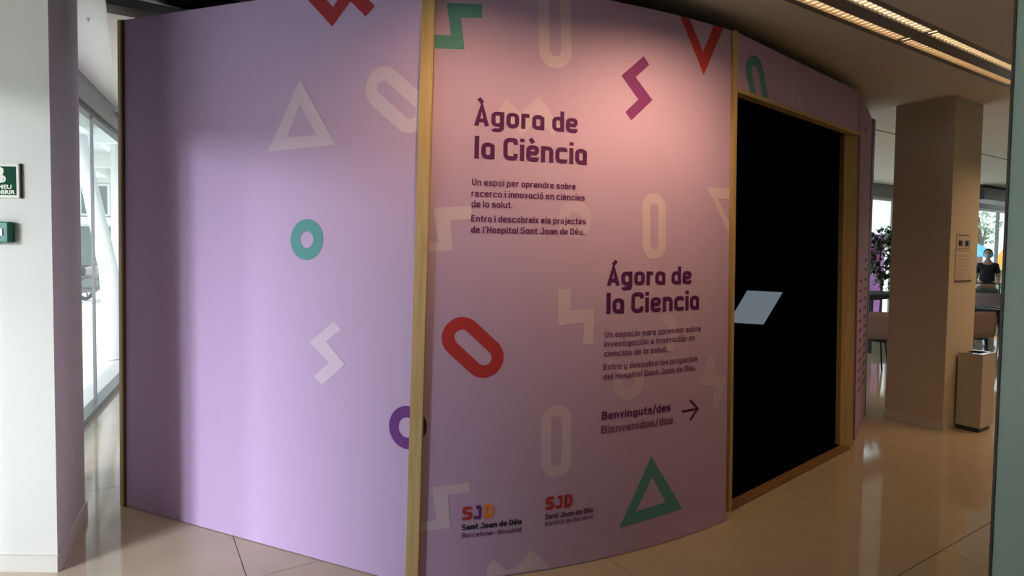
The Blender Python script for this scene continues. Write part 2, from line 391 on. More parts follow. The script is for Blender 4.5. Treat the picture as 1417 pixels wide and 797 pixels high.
# ================================================================== BOOTH
ZT = 2.70
B = dict(P0=(atz(172, 700, 0), atz(168.5, 28, ZT)), P1=(Vector((-.42, 2.56, 0)), Vector((-.375, 2.66, ZT))),
         P2=(atz(1004, 721, 0), atz(1012, 42, ZT)), P2b=(atz(1010, 706, 0), atz(1019, 44, ZT)),
         P3=(atz(1181, 617, 0), atz(1189.5, 127, ZT)), P3b=(atz(1183, 609, 0), atz(1192, 131, ZT)), P4=(atz(1197, 574, 0), atz(1207, 164, ZT)))
class Surf:      # a ruled wall skin between a bottom and a top curve; local coordinates s along, z up
    def __init__(s, k0, k1, sag0=0., sag1=0.):
        s.b0, s.t0 = B[k0]; s.b1, s.t1 = B[k1]; s.sag = (sag0, sag1)
        s.L = (s.b1-s.b0).length
        d = (s.b1-s.b0).normalized(); s.n = Vector((d.y, -d.x, 0))
    def at(s, x, z, off=0.):
        f = x/s.L; g = z/ZT
        bow = 4*f*(1-f)
        b = s.b0.lerp(s.b1, f)+s.n*(s.sag[0]*bow); t = s.t0.lerp(s.t1, f)+s.n*(s.sag[1]*bow)
        p = b.lerp(t, g); p.z = z
        return p+s.n*off
    def inv(s, u, v):
        x, z = s.L*.5, 1.5
        for _ in range(14):
            a = proj(s.at(x, z)); h = 1e-3
            ax = proj(s.at(x+h, z)); az = proj(s.at(x, z+h))
            J = [[(ax[0]-a[0])/h, (az[0]-a[0])/h], [(ax[1]-a[1])/h, (az[1]-a[1])/h]]
            r0, r1 = u-a[0], v-a[1]; det = J[0][0]*J[1][1]-J[0][1]*J[1][0]
            x += (J[1][1]*r0-J[0][1]*r1)/det; z += (-J[1][0]*r0+J[0][0]*r1)/det
            x = max(-1.5, min(4, x)); z = max(-1.5, min(4, z))
        return Vector((x, z))
    def slab(s, z0, z1, name, m, parent, x0=0., x1=None, o0=0., o1=-.045, nx=16, nz=4):
        x1 = s.L if x1 is None else x1; vs = []; fs = []
        for off in (o0, o1):
            for i in range(nx+1):
                for j in range(nz+1): vs.append(s.at(x0+(x1-x0)*i/nx, z0+(z1-z0)*j/nz, off))
        n = (nx+1)*(nz+1); I = lambda k, i, j: k*n+i*(nz+1)+j
        for i in range(nx):
            for j in range(nz):
                fs.append((I(0, i, j), I(0, i+1, j), I(0, i+1, j+1), I(0, i, j+1)))
                fs.append((I(1, i, j), I(1, i, j+1), I(1, i+1, j+1), I(1, i+1, j)))
            fs.append((I(0, i, 0), I(1, i, 0), I(1, i+1, 0), I(0, i+1, 0))); fs.append((I(0, i, nz), I(0, i+1, nz), I(1, i+1, nz), I(1, i, nz)))
        for j in range(nz):
            fs.append((I(0, 0, j), I(0, 0, j+1), I(1, 0, j+1), I(1, 0, j))); fs.append((I(0, nx, j), I(1, nx, j), I(1, nx, j+1), I(0, nx, j+1)))
        return mesh(name, vs, fs, m, parent)

booth = empty('exhibition_booth', (0, 0, 0))
tag(booth, 'large many-sided exhibition booth clad in lilac printed panels with pine strips and a black doorway', 'booth')
S1 = Surf('P0', 'P1'); S2 = Surf('P1', 'P2', .105, .075); S3 = Surf('P2b', 'P3'); S4 = Surf('P3b', 'P4')
for s in (S1, S2, S3, S4): s.n = s.n
pan1 = S1.slab(.004, ZT, 'wall_panel', M['fabric'], booth, nx=8)
pan2 = S2.slab(.004, ZT, 'wall_panel', M['fabric'], booth, nx=28)
LZ = 2.40
lint = S3.slab(LZ, ZT, 'lintel_panel', M['fabric'], booth, x0=.0, nx=8, nz=2)
pan4 = S4.slab(.004, ZT, 'wall_panel', M['fabric'], booth, nx=8)

def post(name, key, w0, w1, th, direc, z0=0., z1=ZT, m=None, out=.012, parent=booth):
    b, t = B[key]; d = Vector((direc[0], direc[1], 0)).normalized(); n = Vector((d.y, -d.x, 0))
    def q(z):
        c = b.lerp(t, z/ZT); c = Vector((c.x, c.y, z)); return [c+d*w0+n*out, c+d*w1+n*out, c+d*w1-n*th, c+d*w0-n*th]
    return MB().hexa(q(z0), q(z1)).build(name, m or M['wood'], parent, bevel=.0015)
dS1 = S1.b1-S1.b0; dS2 = Vector((.975, .22, 0)); dS3 = S3.b1-S3.b0; dS4 = S4.b1-S4.b0
post('corner_strip', 'P0', -.020, .005, .04, dS1)
post('edge_trim', 'P0', .005, .020, .04, dS1, m=M['edge'], out=.003)
post('corner_strip', 'P1', -.032, .026, .05, Vector((1, -.1, 0)), out=.018)
post('door_post', 'P2b', -.03, .004, .10, dS3, out=.010, z1=LZ-.024)
post('door_post', 'P2b', -.03, .004, .045, dS3, out=.010, z0=LZ-.024)
# far jamb: wide pine reveal
jb = post('door_post', 'P3', -.125, -.004, .05, Vector((.97, .25, 0)), z1=LZ-.024, out=-.004)
post('corner_strip', 'P3', -.014, .006, .04, dS3, z0=LZ-.024, out=.006)
post('end_trim', 'P4', -.03, .004, .05, dS4, m=M['edge'], out=.004)
S3.slab(LZ-.024, LZ, 'lintel_rail', M['wood'], booth, o0=.006, o1=-.05, nx=1, nz=1)
S3.slab(0, .018, 'threshold', M['darkwood'], booth, x1=S3.L-.10, o0=.016, o1=-.05, nx=1, nz=1)
# rest of the shell: back walls, a lid added against stray light, black lining
backpts = [S1.at(.06, 1, -.05).xy, Vector((-2.55, 4.6)), Vector((-1.9, 6.0)), Vector((0.3, 6.9)), Vector((2.2, 6.7)), S4.b1.xy]
for a, b in zip(backpts[1:], backpts[:-1]):
    wall('back_panel', a, b, .004, ZT, .045, M['fabric'], booth)
inn = [S1.at(.05, 1, -.10), S1.at(S1.L-.05, 1, -.10)]+[S2.at(S2.L*f, 1, -.12) for f in (.1, .3, .5, .7, .9, .97)]
inn2 = [S3.at(S3.L-.03, 1, -.12), S4.at(.15, 1, -.10), S4.at(S4.L-.08, 1, -.12), Vector((2.1, 6.5, 0)), Vector((.35, 6.7, 0)), Vector((-1.75, 5.85, 0)), Vector((-2.35, 4.6, 0))]
ring_in = [p.xy for p in inn+inn2]
lin = MB()
for a, b in zip(ring_in, ring_in[1:]+ring_in[:1]):
    if (a-inn[-1].xy).length < 1e-6: continue      # the doorway stays open
    lin.add([P3(a, .02), P3(b, .02), P3(b, 2.66), P3(a, 2.66)], [(0, 1, 2, 3)])
lin.build('black_lining', M['black'], booth)
foot = [S3.at(.02, 0, -.04).xy, S3.at(S3.L-.02, 0, -.04).xy]
full = [p.xy for p in inn]+foot+[p.xy for p in inn2]
n = len(full)
MB().hexa([P3(p, .001) for p in full], [P3(p, .012) for p in full]).build('black_carpet', M['black'], booth)
MB().hexa([P3(p, LZ+.0) for p in full], [P3(p, 2.67) for p in full]).build('blackout_lid', M['black'], booth)  # lid added so light cannot leak into the black interior
# faint round emblem on the dark wall inside
ec = aty(1158, 264, 5.25)
em = MB()
def ring_xz(mb, c, r0, r1, k, dx, dn, th=.006):
    vs = []
    for r in (r0, r1):
        for j in range(k):
            a = 2*PI*j/k; vs.append(Vector(c)+dx*(r*math.cos(a))+Vector((0, 0, r*math.sin(a))))
    mb.add(vs, [(j, (j+1) % k, k+(j+1) % k, k+j) for j in range(k)])
exd = Vector((.8, -.6, 0)).normalized()
ring_xz(em, ec, .056, .072, 32, exd, None)
for dx_ in (-.022, .022): ring_xz(em, ec+exd*dx_, .010, .019, 16, exd, None)
M['emblem'] = mat('grey_glow_emblem', (.012, .014, .014), .8, emit=(.010, .011, .011), estr=.10)  # no lamp: a slight glow is put into the grey emblem
em.build('round_emblem', M['emblem'], booth)
tag(bpy.data.objects['round_emblem'], 'faint dark grey round emblem inside the black doorway')

# ------------------------------------------------------------------ prints on the panels
def flat_to_panel(S, name, polys, m, parent, off, zlo=.01, zhi=ZT-.002, xlo=.0, xhi=None, label=None):
    """polys: flat verts/faces in (s,z); clipped to the panel, sliced and bent onto it"""
    xhi = S.L if xhi is None else xhi
    bm = bmesh.new()
    for vs, fs in polys:
        bv = [bm.verts.new((v[0], v[1], 0)) for v in vs]
        for f in fs:
            try: bm.faces.new([bv[i] for i in f])
            except ValueError: pass
    for co, no in (((xlo, 0, 0), (-1, 0, 0)), ((xhi, 0, 0), (1, 0, 0)), ((0, zlo, 0), (0, -1, 0)), ((0, zhi, 0), (0, 1, 0))):
        bmesh.ops.bisect_plane(bm, geom=bm.verts[:]+bm.edges[:]+bm.faces[:], plane_co=co, plane_no=no, clear_outer=True)
    if S.sag[0] and bm.verts:
        a = min(v.co.x for v in bm.verts); b = max(v.co.x for v in bm.verts); x = math.floor(a/.04)*.04
        while x < b:
            bmesh.ops.bisect_plane(bm, geom=bm.verts[:]+bm.edges[:]+bm.faces[:], plane_co=(x, 0, 0), plane_no=(1, 0, 0)); x += .04
    for v in bm.verts: v.co = S.at(v.co.x, v.co.y, off)
    bm.normal_update()
    for f in bm.faces:
        if f.normal.dot(S.n) < 0: f.normal_flip()
    me = bpy.data.meshes.new(name); bm.to_mesh(me); bm.free()
    o = link(name, me, m, parent)
    if label: o['label'] = label
    return o
def tess(pts):
    from mathutils.geometry import tessellate_polygon
    return [(pts, [tuple(t) for t in tessellate_polygon([[Vector((p[0], p[1], 0)) for p in pts]])])]
def px_poly(S, pts): return tess([S.inv(*p) for p in pts])
def strip(outer, inner):
    n = len(outer); return [(list(outer)+list(inner), [(i, (i+1) % n, n+(i+1) % n, n+i) for i in range(n)])]
def px_hollow(S, outer, inner): return strip([S.inv(*p) for p in outer], [S.inv(*p) for p in inner])
def stadium(c1, c2, R, r, k=14):
    d = (c2-c1); a0 = math.atan2(d.y, d.x) if d.length > 1e-5 else 0
    def loop(rad): return [c2+Vector((math.cos(a0-PI/2+PI*i/k), math.sin(a0-PI/2+PI*i/k)))*rad for i in range(k+1)]+[c1+Vector((math.cos(a0+PI/2+PI*i/k), math.sin(a0+PI/2+PI*i/k)))*rad for i in range(k+1)]
    return strip(loop(R), loop(r))
def px_stadium(S, p1, p2, Rv, rv):
    c1, c2 = S.inv(*p1), S.inv(*p2); s = abs(S.inv(p1[0], p1[1]-10).y-c1.y)/10
    return stadium(c1, c2, Rv*s, rv*s)
Z = lambda ox, oy, k, pts: [(ox+x/k, oy+y/k) for x, y in pts]

def shape(S, parent, name, polys, m, label=None, **kw):
    return flat_to_panel(S, name, polys, M[m], parent, .0012, label=label, **kw)
# panel 1
shape(S1, pan1, 'printed_zigzag', px_poly(S1, Z(410, 0, 5.25, [(30, -70), (90, 5), (262, 195), (395, 10), (505, 120), (570, 45), (395, -130), (265, 52), (140, -90)])), 'darkred', 'dark red printed zigzag at the top of the left panel')
shape(S1, pan1, 'printed_triangle', px_hollow(S1, [(415.3, 109.7), (464.4, 200), (371.6, 209.7)], [(414.7, 144.3), (438.8, 187.1), (397.2, 190.1)]), 'pale', 'pale hollow triangle')
shape(S1, pan1, 'printed_oval', px_stadium(S1, (530, 121), (568, 155), 29, 9.5), 'pale', 'pale hollow slanted oval', xhi=S1.L-.02)
shape(S1, pan1, 'printed_ring', px_stadium(S1, (424.5, 331.5), (424.6, 331.5), 28.5, 11.5), 'teal', 'teal printed ring')
shape(S1, pan1, 'printed_zigzag', px_poly(S1, [(462.8, 443.8), (472.8, 456.5), (451.5, 472.3), (477.7, 504), (446, 532.5), (435.2, 520.7), (454.7, 501.7), (428.9, 473.7)]), 'pale', 'pale printed zigzag')
shape(S1, pan1, 'printed_ring', px_stadium(S1, (563.5, 591.5), (563.6, 591.5), 30, 14), 'violet', 'violet printed ring cut by the pine strip', xhi=S1.L-.01)
# panel 2
def sh2(name, polys, m, label): return shape(S2, pan2, name, polys, m, label, xlo=.012)
sh2('printed_ring', px_stadium(S2, (562, 591.5), (562.1, 591.5), 28, 14), 'darkpur', 'sliver of the violet ring beside the pine strip')
sh2('printed_zigzag', px_poly(S2, [(618, 4), (666.9, 6), (666.9, 25), (637.6, 24.5), (642.8, 68.7), (590, 66.5), (590, 47.5), (624, 49)]), 'teal', 'teal printed zigzag at the upper left of the middle panel')
sh2('printed_oval', px_stadium(S2, (767.5, 8), (768.5, 69), 25.5, 9), 'pale', 'pale hollow upright oval at the top')
sh2('printed_zigzag', px_poly(S2, Z(600, 0, 3.32, [(333, 452), (402, 520), (483, 440), (585, 590), (545, 625), (483, 540), (405, 625), (335, 545), (290, 590), (262, 560)])), 'paler', 'very pale zigzag behind the first title')
sh2('printed_zigzag', px_poly(S2, Z(600, 0, 3.32, [(965, 258), (990, 297), (928, 355), (1005, 460), (908, 553), (880, 515), (940, 457), (862, 348)])), 'pur', 'purple printed zigzag')
sh2('printed_triangle', px_poly(S2, Z(600, 0, 3.32, [(1118, 40), (1162, 50), (1237, 240), (1310, 60), (1355, 70), (1240, 345)])), 'red', 'red hollow triangle pointing down, cut by the panel top')
sh2('printed_zigzag', px_poly(S2, Z(590, 220, 3.295, [(30, 222), (205, 215), (205, 275), (110, 280), (118, 415), (-10, 424), (-10, 384), (55, 378)])), 'pale', 'pale zigzag at the left edge')
sh2('printed_ring', px_stadium(S2, (795.8, 303.5), (795.9, 303.5), 26, 11), 'paler', 'very pale ring behind the small text')
sh2('printed_oval', px_stadium(S2, (905, 289), (905.4, 338), 21.5, 7), 'pale', 'pale hollow upright oval right of the small text')
sh2('printed_triangle', px_poly(S2, [(978.5, 259), (1012, 261), (1012, 275), (993, 275), (1012, 314), (1012, 332)]), 'pale', 'pale triangle at the right edge')
sh2('printed_zigzag', px_poly(S2, [(772, 400.5), (789, 400), (789, 430), (822, 427.5), (820.7, 476), (807, 476.5), (808, 446), (772.5, 451)]), 'pale', 'pale lightning shape')
sh2('printed_zigzag', px_poly(S2, [(913, 437), (927, 433), (943, 455), (930, 487), (920, 486), (928, 464)]), 'paler', 'very pale zigzag behind the second title')
sh2('printed_ring', px_stadium(S2, (870, 528), (870.1, 528), 26, 10), 'paler', 'very pale ring under the second text')
sh2('printed_zigzag', px_poly(S2, Z(580, 420, 3.22, [(1285, 228), (1325, 238), (1305, 318), (1368, 325), (1330, 470), (1303, 465), (1320, 372), (1248, 362)])), 'paler', 'very pale lightning shape at the right edge')
sh2('printed_oval', px_stadium(S2, (770, 583), (770, 637), 23, 8), 'pale', 'pale hollow upright oval low on the panel')
sh2('printed_oval', px_stadium(S2, (639, 466.5), (670, 495), 28, 10.5), 'red', 'red hollow slanted oval')
sh2('printed_zigzag', px_poly(S2, Z(560, 580, 3.08, [(118, 290), (278, 268), (275, 310), (185, 325), (195, 462), (60, 480), (60, 440), (135, 430)])), 'pale', 'pale zigzag left of the first logo')
sh2('printed_triangle', px_hollow(S2, Z(560, 580, 3.08, [(1050, 158), (1183, 380), (915, 462)]), Z(560, 580, 3.08, [(1055, 245), (1112, 353), (985, 393)])), 'teal', 'teal hollow triangle low on the right')
sh2('printed_zigzag', px_poly(S2, Z(560, 580, 3.08, [(345, 635), (378, 598), (430, 640), (475, 635), (538, 556), (612, 625), (560, 700), (360, 700)])), 'pale', 'pale zigzag at the bottom edge')
# arrow
def thick(S, pts, w):
    out = []
    P = [S.inv(*p) for p in pts]
    for a, b in zip(P[:-1], P[1:]):
        d = (b-a).normalized(); n = Vector((-d.y, d.x))*w/2; e_ = d*w/2
        out.append(([a-n-e_, b-n+e_, b+n+e_, a+n-e_], [(0, 1, 2, 3)]))
    return out
flat_to_panel(S2, 'printed_arrow', thick(S2, [(944.5, 569), (965, 565.4)], .012)+thick(S2, [(955.4, 554), (965.5, 565.4), (955.4, 579.7)], .012), M['darkpur'], pan2, .0016, label='dark purple arrow pointing right')
# lintel
lo = [(1050, 172), (1043, 138), (1033, 108), (1031.5, 95), (1033.5, 84), (1038.5, 77), (1045, 76), (1050, 80), (1053.5, 88), (1056, 98), (1064.5, 138), (1070, 172)]
shape(S3, lint, 'printed_oval', px_poly(S3, [(1052, 175), (1047.5, 133.5), (1040, 100), (1040, 94), (1042.5, 90), (1046, 92), (1048.5, 98), (1057, 137), (1065, 175)][::-1]+[(1040, 172), (1039.5, 131), (1032, 100), (1031.5, 92), (1034, 82), (1040, 76.5), (1046.5, 77), (1052, 84), (1055, 94), (1065, 140), (1072, 175)]) if False else
      strip([S3.inv(*p) for p in [(1039.5, 140), (1032.4, 100), (1031.8, 92), (1034.2, 82), (1040, 76.5), (1046.5, 77), (1052, 84), (1055.5, 95), (1064.8, 145)]],
            [S3.inv(*p) for p in [(1047.5, 140), (1040.2, 101), (1040, 95), (1041, 91.5), (1043, 90), (1045.2, 91), (1047.5, 94.5), (1049, 100), (1057.3, 145)]])[0:0]+
      [([S3.inv(*p) for p in [(1040.5, 140), (1032.4, 100), (1031.8, 92), (1034.2, 82), (1040, 76.5), (1046.5, 77), (1052, 84), (1055.5, 95), (1066, 150)]+[(1048.8, 145), (1040.2, 101), (1040, 95), (1041, 91.5), (1043, 90), (1045.2, 91), (1047.5, 94.5), (1049, 100), (1058.6, 150)]], [(i, i+1, i+10, i+9) for i in range(8)])],
      'teal', 'teal arch-shaped print on the lintel', zlo=LZ)
shape(S3, lint, 'printed_triangle', px_hollow(S3, [(1098, 112), (1112, 150), (1092, 146)], [(1099, 122), (1107, 145), (1097, 142)]), 'paler', 'very pale triangle on the lintel', zlo=LZ)

# ------------------------------------------------------------------ lettering
def text_mesh(s, bold=0.):
    c = bpy.data.curves.new('txt', 'FONT'); c.body = s; c.size = 1.0; c.fill_mode = 'FRONT'; c.offset = bold; c.resolution_u = 3
    o = bpy.data.objects.new('txt', c); COL.objects.link(o)
    bpy.context.view_layer.update()
    dg = bpy.context.evaluated_depsgraph_get()
    ev = o.evaluated_get(dg); me = ev.to_mesh()
    vs = [Vector((v.co.x, v.co.y)) for v in me.vertices]; fs = [tuple(p.vertices) for p in me.polygons]
    ev.to_mesh_clear(); bpy.data.objects.remove(o); bpy.data.curves.remove(c)
    return vs, fs
CAPH = max(v.y for v in text_mesh('H')[0])
# condensed grotesque lettering drawn with strokes (x height .73 of the capitals)
def fillet(pts, r, closed=False, k=5):
    out = []; n = len(pts)
    for i, p in enumerate(pts):
        if not closed and i in (0, n-1): out.append(Vector(p)); continue
        a = Vector(pts[i-1]); b = Vector(pts[(i+1) % n]); p = Vector(p)
        u = (a-p); v = (b-p); ang = u.angle(v)
        t = min(r/math.tan(ang/2) if ang < PI-.01 else 0, u.length*.49, v.length*.49)
        if t < 1e-4: out.append(p); continue
        q0 = p+u.normalized()*t; q1 = p+v.normalized()*t
        for j in range(k+1):
            f = j/k; out.append(q0*(1-f)**2+p*(2*f*(1-f))+q1*f*f)
    return out
def stroke(pts, w, closed=False):
    n = len(pts); L_ = []; R2_ = []
    for i in range(n):
        p = pts[i]
        a = pts[i-1] if (i > 0 or closed) else None; b = pts[(i+1) % n] if (i < n-1 or closed) else None
        d0 = (p-a).normalized() if a is not None else (b-p).normalized(); d1_ = (b-p).normalized() if b is not None else d0
        m_ = (d0+d1_); m_ = m_.normalized() if m_.length > 1e-3 else d0
        nn = Vector((-m_.y, m_.x)); c = max(.35, nn.dot(Vector((-d0.y, d0.x))))
        L_.append(p+nn*(w/2/c)); R2_.append(p-nn*(w/2/c))
    fs = [(i, (i+1) % n, n+(i+1) % n, n+i) for i in range(n if closed else n-1)]
    return L_+R2_, fs
def glyphs(w):
    B_ = w/2; X = .73-w/2; C = 1-w/2; a = .36; r = .17; mid = .37; D = -.24+w/2; l = w/2; aa = a+l
    o_ = [l, l+a]
    loop = ([(l, B_), (aa, B_), (aa, X), (l, X)], r, True)
    g = {}
    g['o'] = ([loop], aa+l); g['a'] = ([loop, ([(aa, 0), (aa, X)], 0, False)], aa+l)
    g['d'] = ([loop, ([(aa, 0), (aa, 1)], 0, False)], aa+l); g['b'] = ([loop, ([(l, 0), (l, 1)], 0, False)], aa+l)
    g['p'] = ([loop, ([(l, -.24), (l, .73)], 0, False)], aa+l)
    g['g'] = ([loop, ([(aa, .73), (aa, D), (l+.02, D), (l+.02, -.1)], r, False)], aa+l)
    g['e'] = ([([(l, mid), (aa, mid), (aa, X), (l, X), (l, B_), (aa, B_), (aa, .2)], .15, False), ([(l, mid), (aa, mid)], 0, False)], aa+l)
    g['c'] = ([([(aa, .54), (aa, X), (l, X), (l, B_), (aa, B_), (aa, .19)], r, False)], aa+l)
    g['n'] = ([([(l, 0), (l, .73)], 0, False), ([(l, .45), (l, X), (aa, X), (aa, 0)], r, False)], aa+l)
    g['h'] = ([([(l, 0), (l, 1)], 0, False), ([(l, .45), (l, X), (aa, X), (aa, 0)], r, False)], aa+l)
    g['u'] = ([([(l, .73), (l, B_), (aa, B_), (aa, .28)], r, False), ([(aa, 0), (aa, .73)], 0, False)], aa+l)
    g['m'] = ([([(l, 0), (l, .73)], 0, False), ([(l, .45), (l, X), (l+.3, X), (l+.3, 0)], .14, False), ([(l+.3, .45), (l+.3, X), (l+.6, X), (l+.6, 0)], .14, False)], .6+w)
    g['i'] = ([([(l, 0), (l, .73)], 0, False), ([(l, .84), (l, 1.0)], 0, False)], w)
    g['l'] = ([([(l, 0), (l, 1)], 0, False)], w)
    g['j'] = ([([(l+.1, .73), (l+.1, D), (0, D)], .12, False), ([(l+.1, .84), (l+.1, 1.0)], 0, False)], w+.1)
    g['r'] = ([([(l, 0), (l, .73)], 0, False), ([(l, .42), (l, X), (l+.26, X)], .15, False)], w+.2)
    g['s'] = ([([(aa-.02, .55), (aa-.02, X), (l, X), (l, mid), (aa, mid-.01), (aa, B_), (l, B_), (l, .18)], .12, False)], aa+l)
    g['t'] = ([([(l+.08, .95), (l+.08, B_), (l+.29, B_)], .12, False), ([(0, X), (l+.29, X)], 0, False)], .30+l)
    g['v'] = ([([(l*.9, .73), (.24, 0.06), (.48-l*.9, .73)], 0, False)], .48)
    g['x'] = ([([(l*.8, 0), (.5-l*.8, .73)], 0, False), ([(l*.8, .73), (.5-l*.8, 0)], 0, False)], .5)
    g['y'] = ([([(l, .73), (l, B_), (aa, B_), (aa, .28)], r, False), ([(aa, .73), (aa, D), (l+.02, D)], r, False)], aa+l)
    g['.'] = ([([(l, 0), (l, w)], 0, False)], w); g['·'] = ([([(l, .35), (l, .35+w)], 0, False)], w)
    g['’'] = ([([(l+.03, 1), (l, .76)], 0, False)], w)
    g['/'] = ([([(.03, -.12), (.33, 1.08)], 0, False)], .36)
    ca = .42; cr = ca+l
    g['A'] = ([([(l*.9, 0), (.3, .95), (.6-l*.9, 0)], 0, False), ([(.14, .26), (.46, .26)], 0, False)], .6)
    g['C'] = ([([(cr, .70), (cr, C), (l, C), (l, B_), (cr, B_), (cr, .30)], .2, False)], cr+l)
    g['U'] = ([([(l, 1), (l, B_), (cr, B_), (cr, 1)], .2, False)], cr+l)
    g['E'] = ([([(cr-.02, B_), (l, B_), (l, C), (cr-.02, C)], 0, False), ([(l, .5), (cr-.06, .5)], 0, False)], cr+l-.04)
    g['H'] = ([([(l, 0), (l, 1)], 0, False), ([(cr, 0), (cr, 1)], 0, False), ([(l, .5), (cr, .5)], 0, False)], cr+l)
    g['I'] = ([([(l, 0), (l, 1)], 0, False)], w)
    g['S'] = ([([(cr, .76), (cr, C), (l, C), (l, .52), (cr, .5), (cr, B_), (l, B_), (l, .24)], .16, False)], cr+l)
    g['J'] = ([([(l+.08, C), (cr, C), (cr, B_), (l, B_), (l, .27)], .1, False)], cr+l)
    g['D'] = ([([(l, B_), (cr, B_), (cr, C), (l, C)], .2, True), ([(l, 0), (l, 1)], 0, False), ([(0, B_), (.2, B_)], 0, False), ([(0, C), (.2, C)], 0, False)], cr+l)
    g['B'] = ([([(l, B_), (cr, B_), (cr, .52), (l, .52)], .14, False), ([(l, .52), (cr-.03, .52), (cr-.03, C), (l, C)], .14, False), ([(l, 0), (l, 1)], 0, False)], cr+l)
    g['R'] = ([([(l, .45), (cr, .45), (cr, C), (l, C)], .16, False), ([(l, 0), (l, 1)], 0, False), ([(.26, .45), (cr, 0)], 0, False)], cr+l)
    for ch, b_ in (('è', 'e'), ('é', 'e'), ('ó', 'o')):
        g[ch] = (g[b_][0]+[([(.16, 1.03), (.30, .83)] if ch == 'è' else [(.36, 1.03), (.22, .83)], 0, False)], g[b_][1])
    for ch in 'ÀÁ':
        g[ch] = (g['A'][0]+[([(.17, 1.30), (.31, 1.09)] if ch == 'À' else [(.43, 1.30), (.29, 1.09)], 0, False)], .6)
    return g
def text_mesh_stroke(s, w):
    G_ = glyphs(w); x = 0; V_ = []; F_ = [[]]
    for ch in s:
        if ch == ' ': x += .26; F_.append([]); continue
        paths, adv = G_[ch]
        for pts, r, closed in paths:
            p = [Vector(q) for q in pts]
            if r: p = fillet(p, r, closed)
            v, f = stroke(p, w, closed); n = len(V_)
            V_ += [Vector((q.x+x, q.y)) for q in v]; F_[-1] += [tuple(i+n for i in t) for t in f]
        x += adv+.085
    return V_, F_
def place_text(s, A, Bv, cap, bold):
    """flat 2-D text: baseline from A to Bv, cap height cap"""
    vs, fs = text_mesh_stroke(s, .13+bold*2.3)
    x0 = min(v.x for v in vs); x1 = max(v.x for v in vs)
    d = Bv-A; sx = d.length/(x1-x0); sy = cap; ex = d.normalized(); ey = Vector((0, 1))
    P_ = [A+ex*((v.x-x0)*sx)+ey*(v.y*sy) for v in vs]; out = []
    for w_ in fs:
        ids = sorted({i for f in w_ for i in f}); mp = {k: n for n, k in enumerate(ids)}
        out.append(([P_[k] for k in ids], [tuple(mp[i] for i in f) for f in w_]))
    return out
def text_on(S, parent, s, l, r, cap_px, m, bold=.02, name='printed_text', label=None):
    A, Bv = S.inv(*l), S.inv(*r)
    Bv = Vector((Bv.x, (A.y+Bv.y)/2)); A = Vector((A.x, Bv.y))
    cap = S.inv(l[0], l[1]-cap_px).y-S.inv(*l).y
    for word in place_text(s, A, Bv, cap, bold): flat_to_panel(S, name, [word], M[m], parent, .0022, label=label)
T2 = [
 ('Àgora de', (655.7, 173.3), (799, 185), 29.5, 'darkpur', .024, 'printed_title'),
 ('la Ciència', (656, 218.5), (811.7, 229), 31.5, 'darkpur', .024, 'printed_title'),
 ('Un espai per aprendre sobre', (652.8, 255.8), (796.4, 263), 9.2, 'pur2', .018, 'printed_text'),
 ('recerca i innovació en ciències', (652, 271.6), (809, 278.3), 9.2, 'pur2', .018, 'printed_text'),
 ('de la salut.', (652, 286), (709, 288.6), 9.2, 'pur2', .018, 'printed_text'),
 ('Entra i descobreix els projectes', (651.6, 306), (810.6, 311.5), 9.2, 'pur2', .026, 'printed_text'),
 ('de l’Hospital Sant Joan de Déu.', (651.3, 321.7), (808.5, 325.6), 9.2, 'pur2', .026, 'printed_text'),
 ('Ágora de', (839.5, 395.4), (956.6, 392.4), 26.5, 'darkpur', .024, 'printed_title'),
 ('la Ciencia', (838.9, 433.6), (967, 428.6), 29, 'darkpur', .024, 'printed_title'),
 ('Un espacio para aprender sobre', (836.2, 466.2), (969.3, 458.6), 8.5, 'softpur', .02, 'printed_text'),
 ('investigación e innovación en', (835.7, 479.4), (961.6, 471), 8.5, 'softpur', .02, 'printed_text'),
 ('ciencias de la salud.', (835.5, 492.7), (923.7, 487.2), 8.5, 'softpur', .02, 'printed_text'),
 ('Entra y descubre los proyectos', (834.8, 511), (965, 500.2), 8.5, 'softpur', .026, 'printed_text'),
 ('del Hospital Sant Joan de Déu.', (834.3, 524.2), (962.6, 512.8), 8.5, 'softpur', .026, 'printed_text'),
 ('Benvinguts/des', (832.4, 580.2), (927.8, 568.8), 11.5, 'pur2', .03, 'printed_text'),
 ('Bienvenidos/das', (831.4, 599.3), (930.9, 586.2), 11.5, 'softpur', .02, 'printed_text'),
 ('S', (639.2, 720.4), (653, 718.5), 19, 'red', .05, 'logo_letter'),
 ('J', (655, 719), (665.8, 717.5), 19, 'violet', .05, 'logo_letter'),
 ('D', (669.2, 717), (682.5, 715.5), 19, 'orange', .05, 'logo_letter'),
 ('Sant Joan de Déu', (638.6, 733.4), (721.4, 725), 8, 'ink', .035, 'logo_text'),
 ('Barcelona · Hospital', (638.6, 744.4), (721, 734.8), 6.6, 'softpur', .02, 'logo_text'),
 ('S', (754.3, 706), (766.5, 704), 18, 'red', .05, 'logo_letter'),
 ('J', (768.5, 704), (778, 702.6), 18, 'red', .05, 'logo_letter'),
 ('D', (780.5, 702.6), (791.8, 701), 18, 'red', .05, 'logo_letter'),
 ('Sant Joan de Déu', (754, 718.2), (820.8, 708.8), 7.6, 'pur2', .03, 'logo_text'),
 ('Institut de Recerca', (753.7, 727.6), (820.8, 717), 6.4, 'softpur', .02, 'logo_text'),
]
M['pur2'] = mat('print_plum', (.13, .03, .14), .7, spec=.25)
for s, l, r, cap, m, bold, nm in T2: text_on(S2, pan2, s, l, r, cap, m, bold, nm)
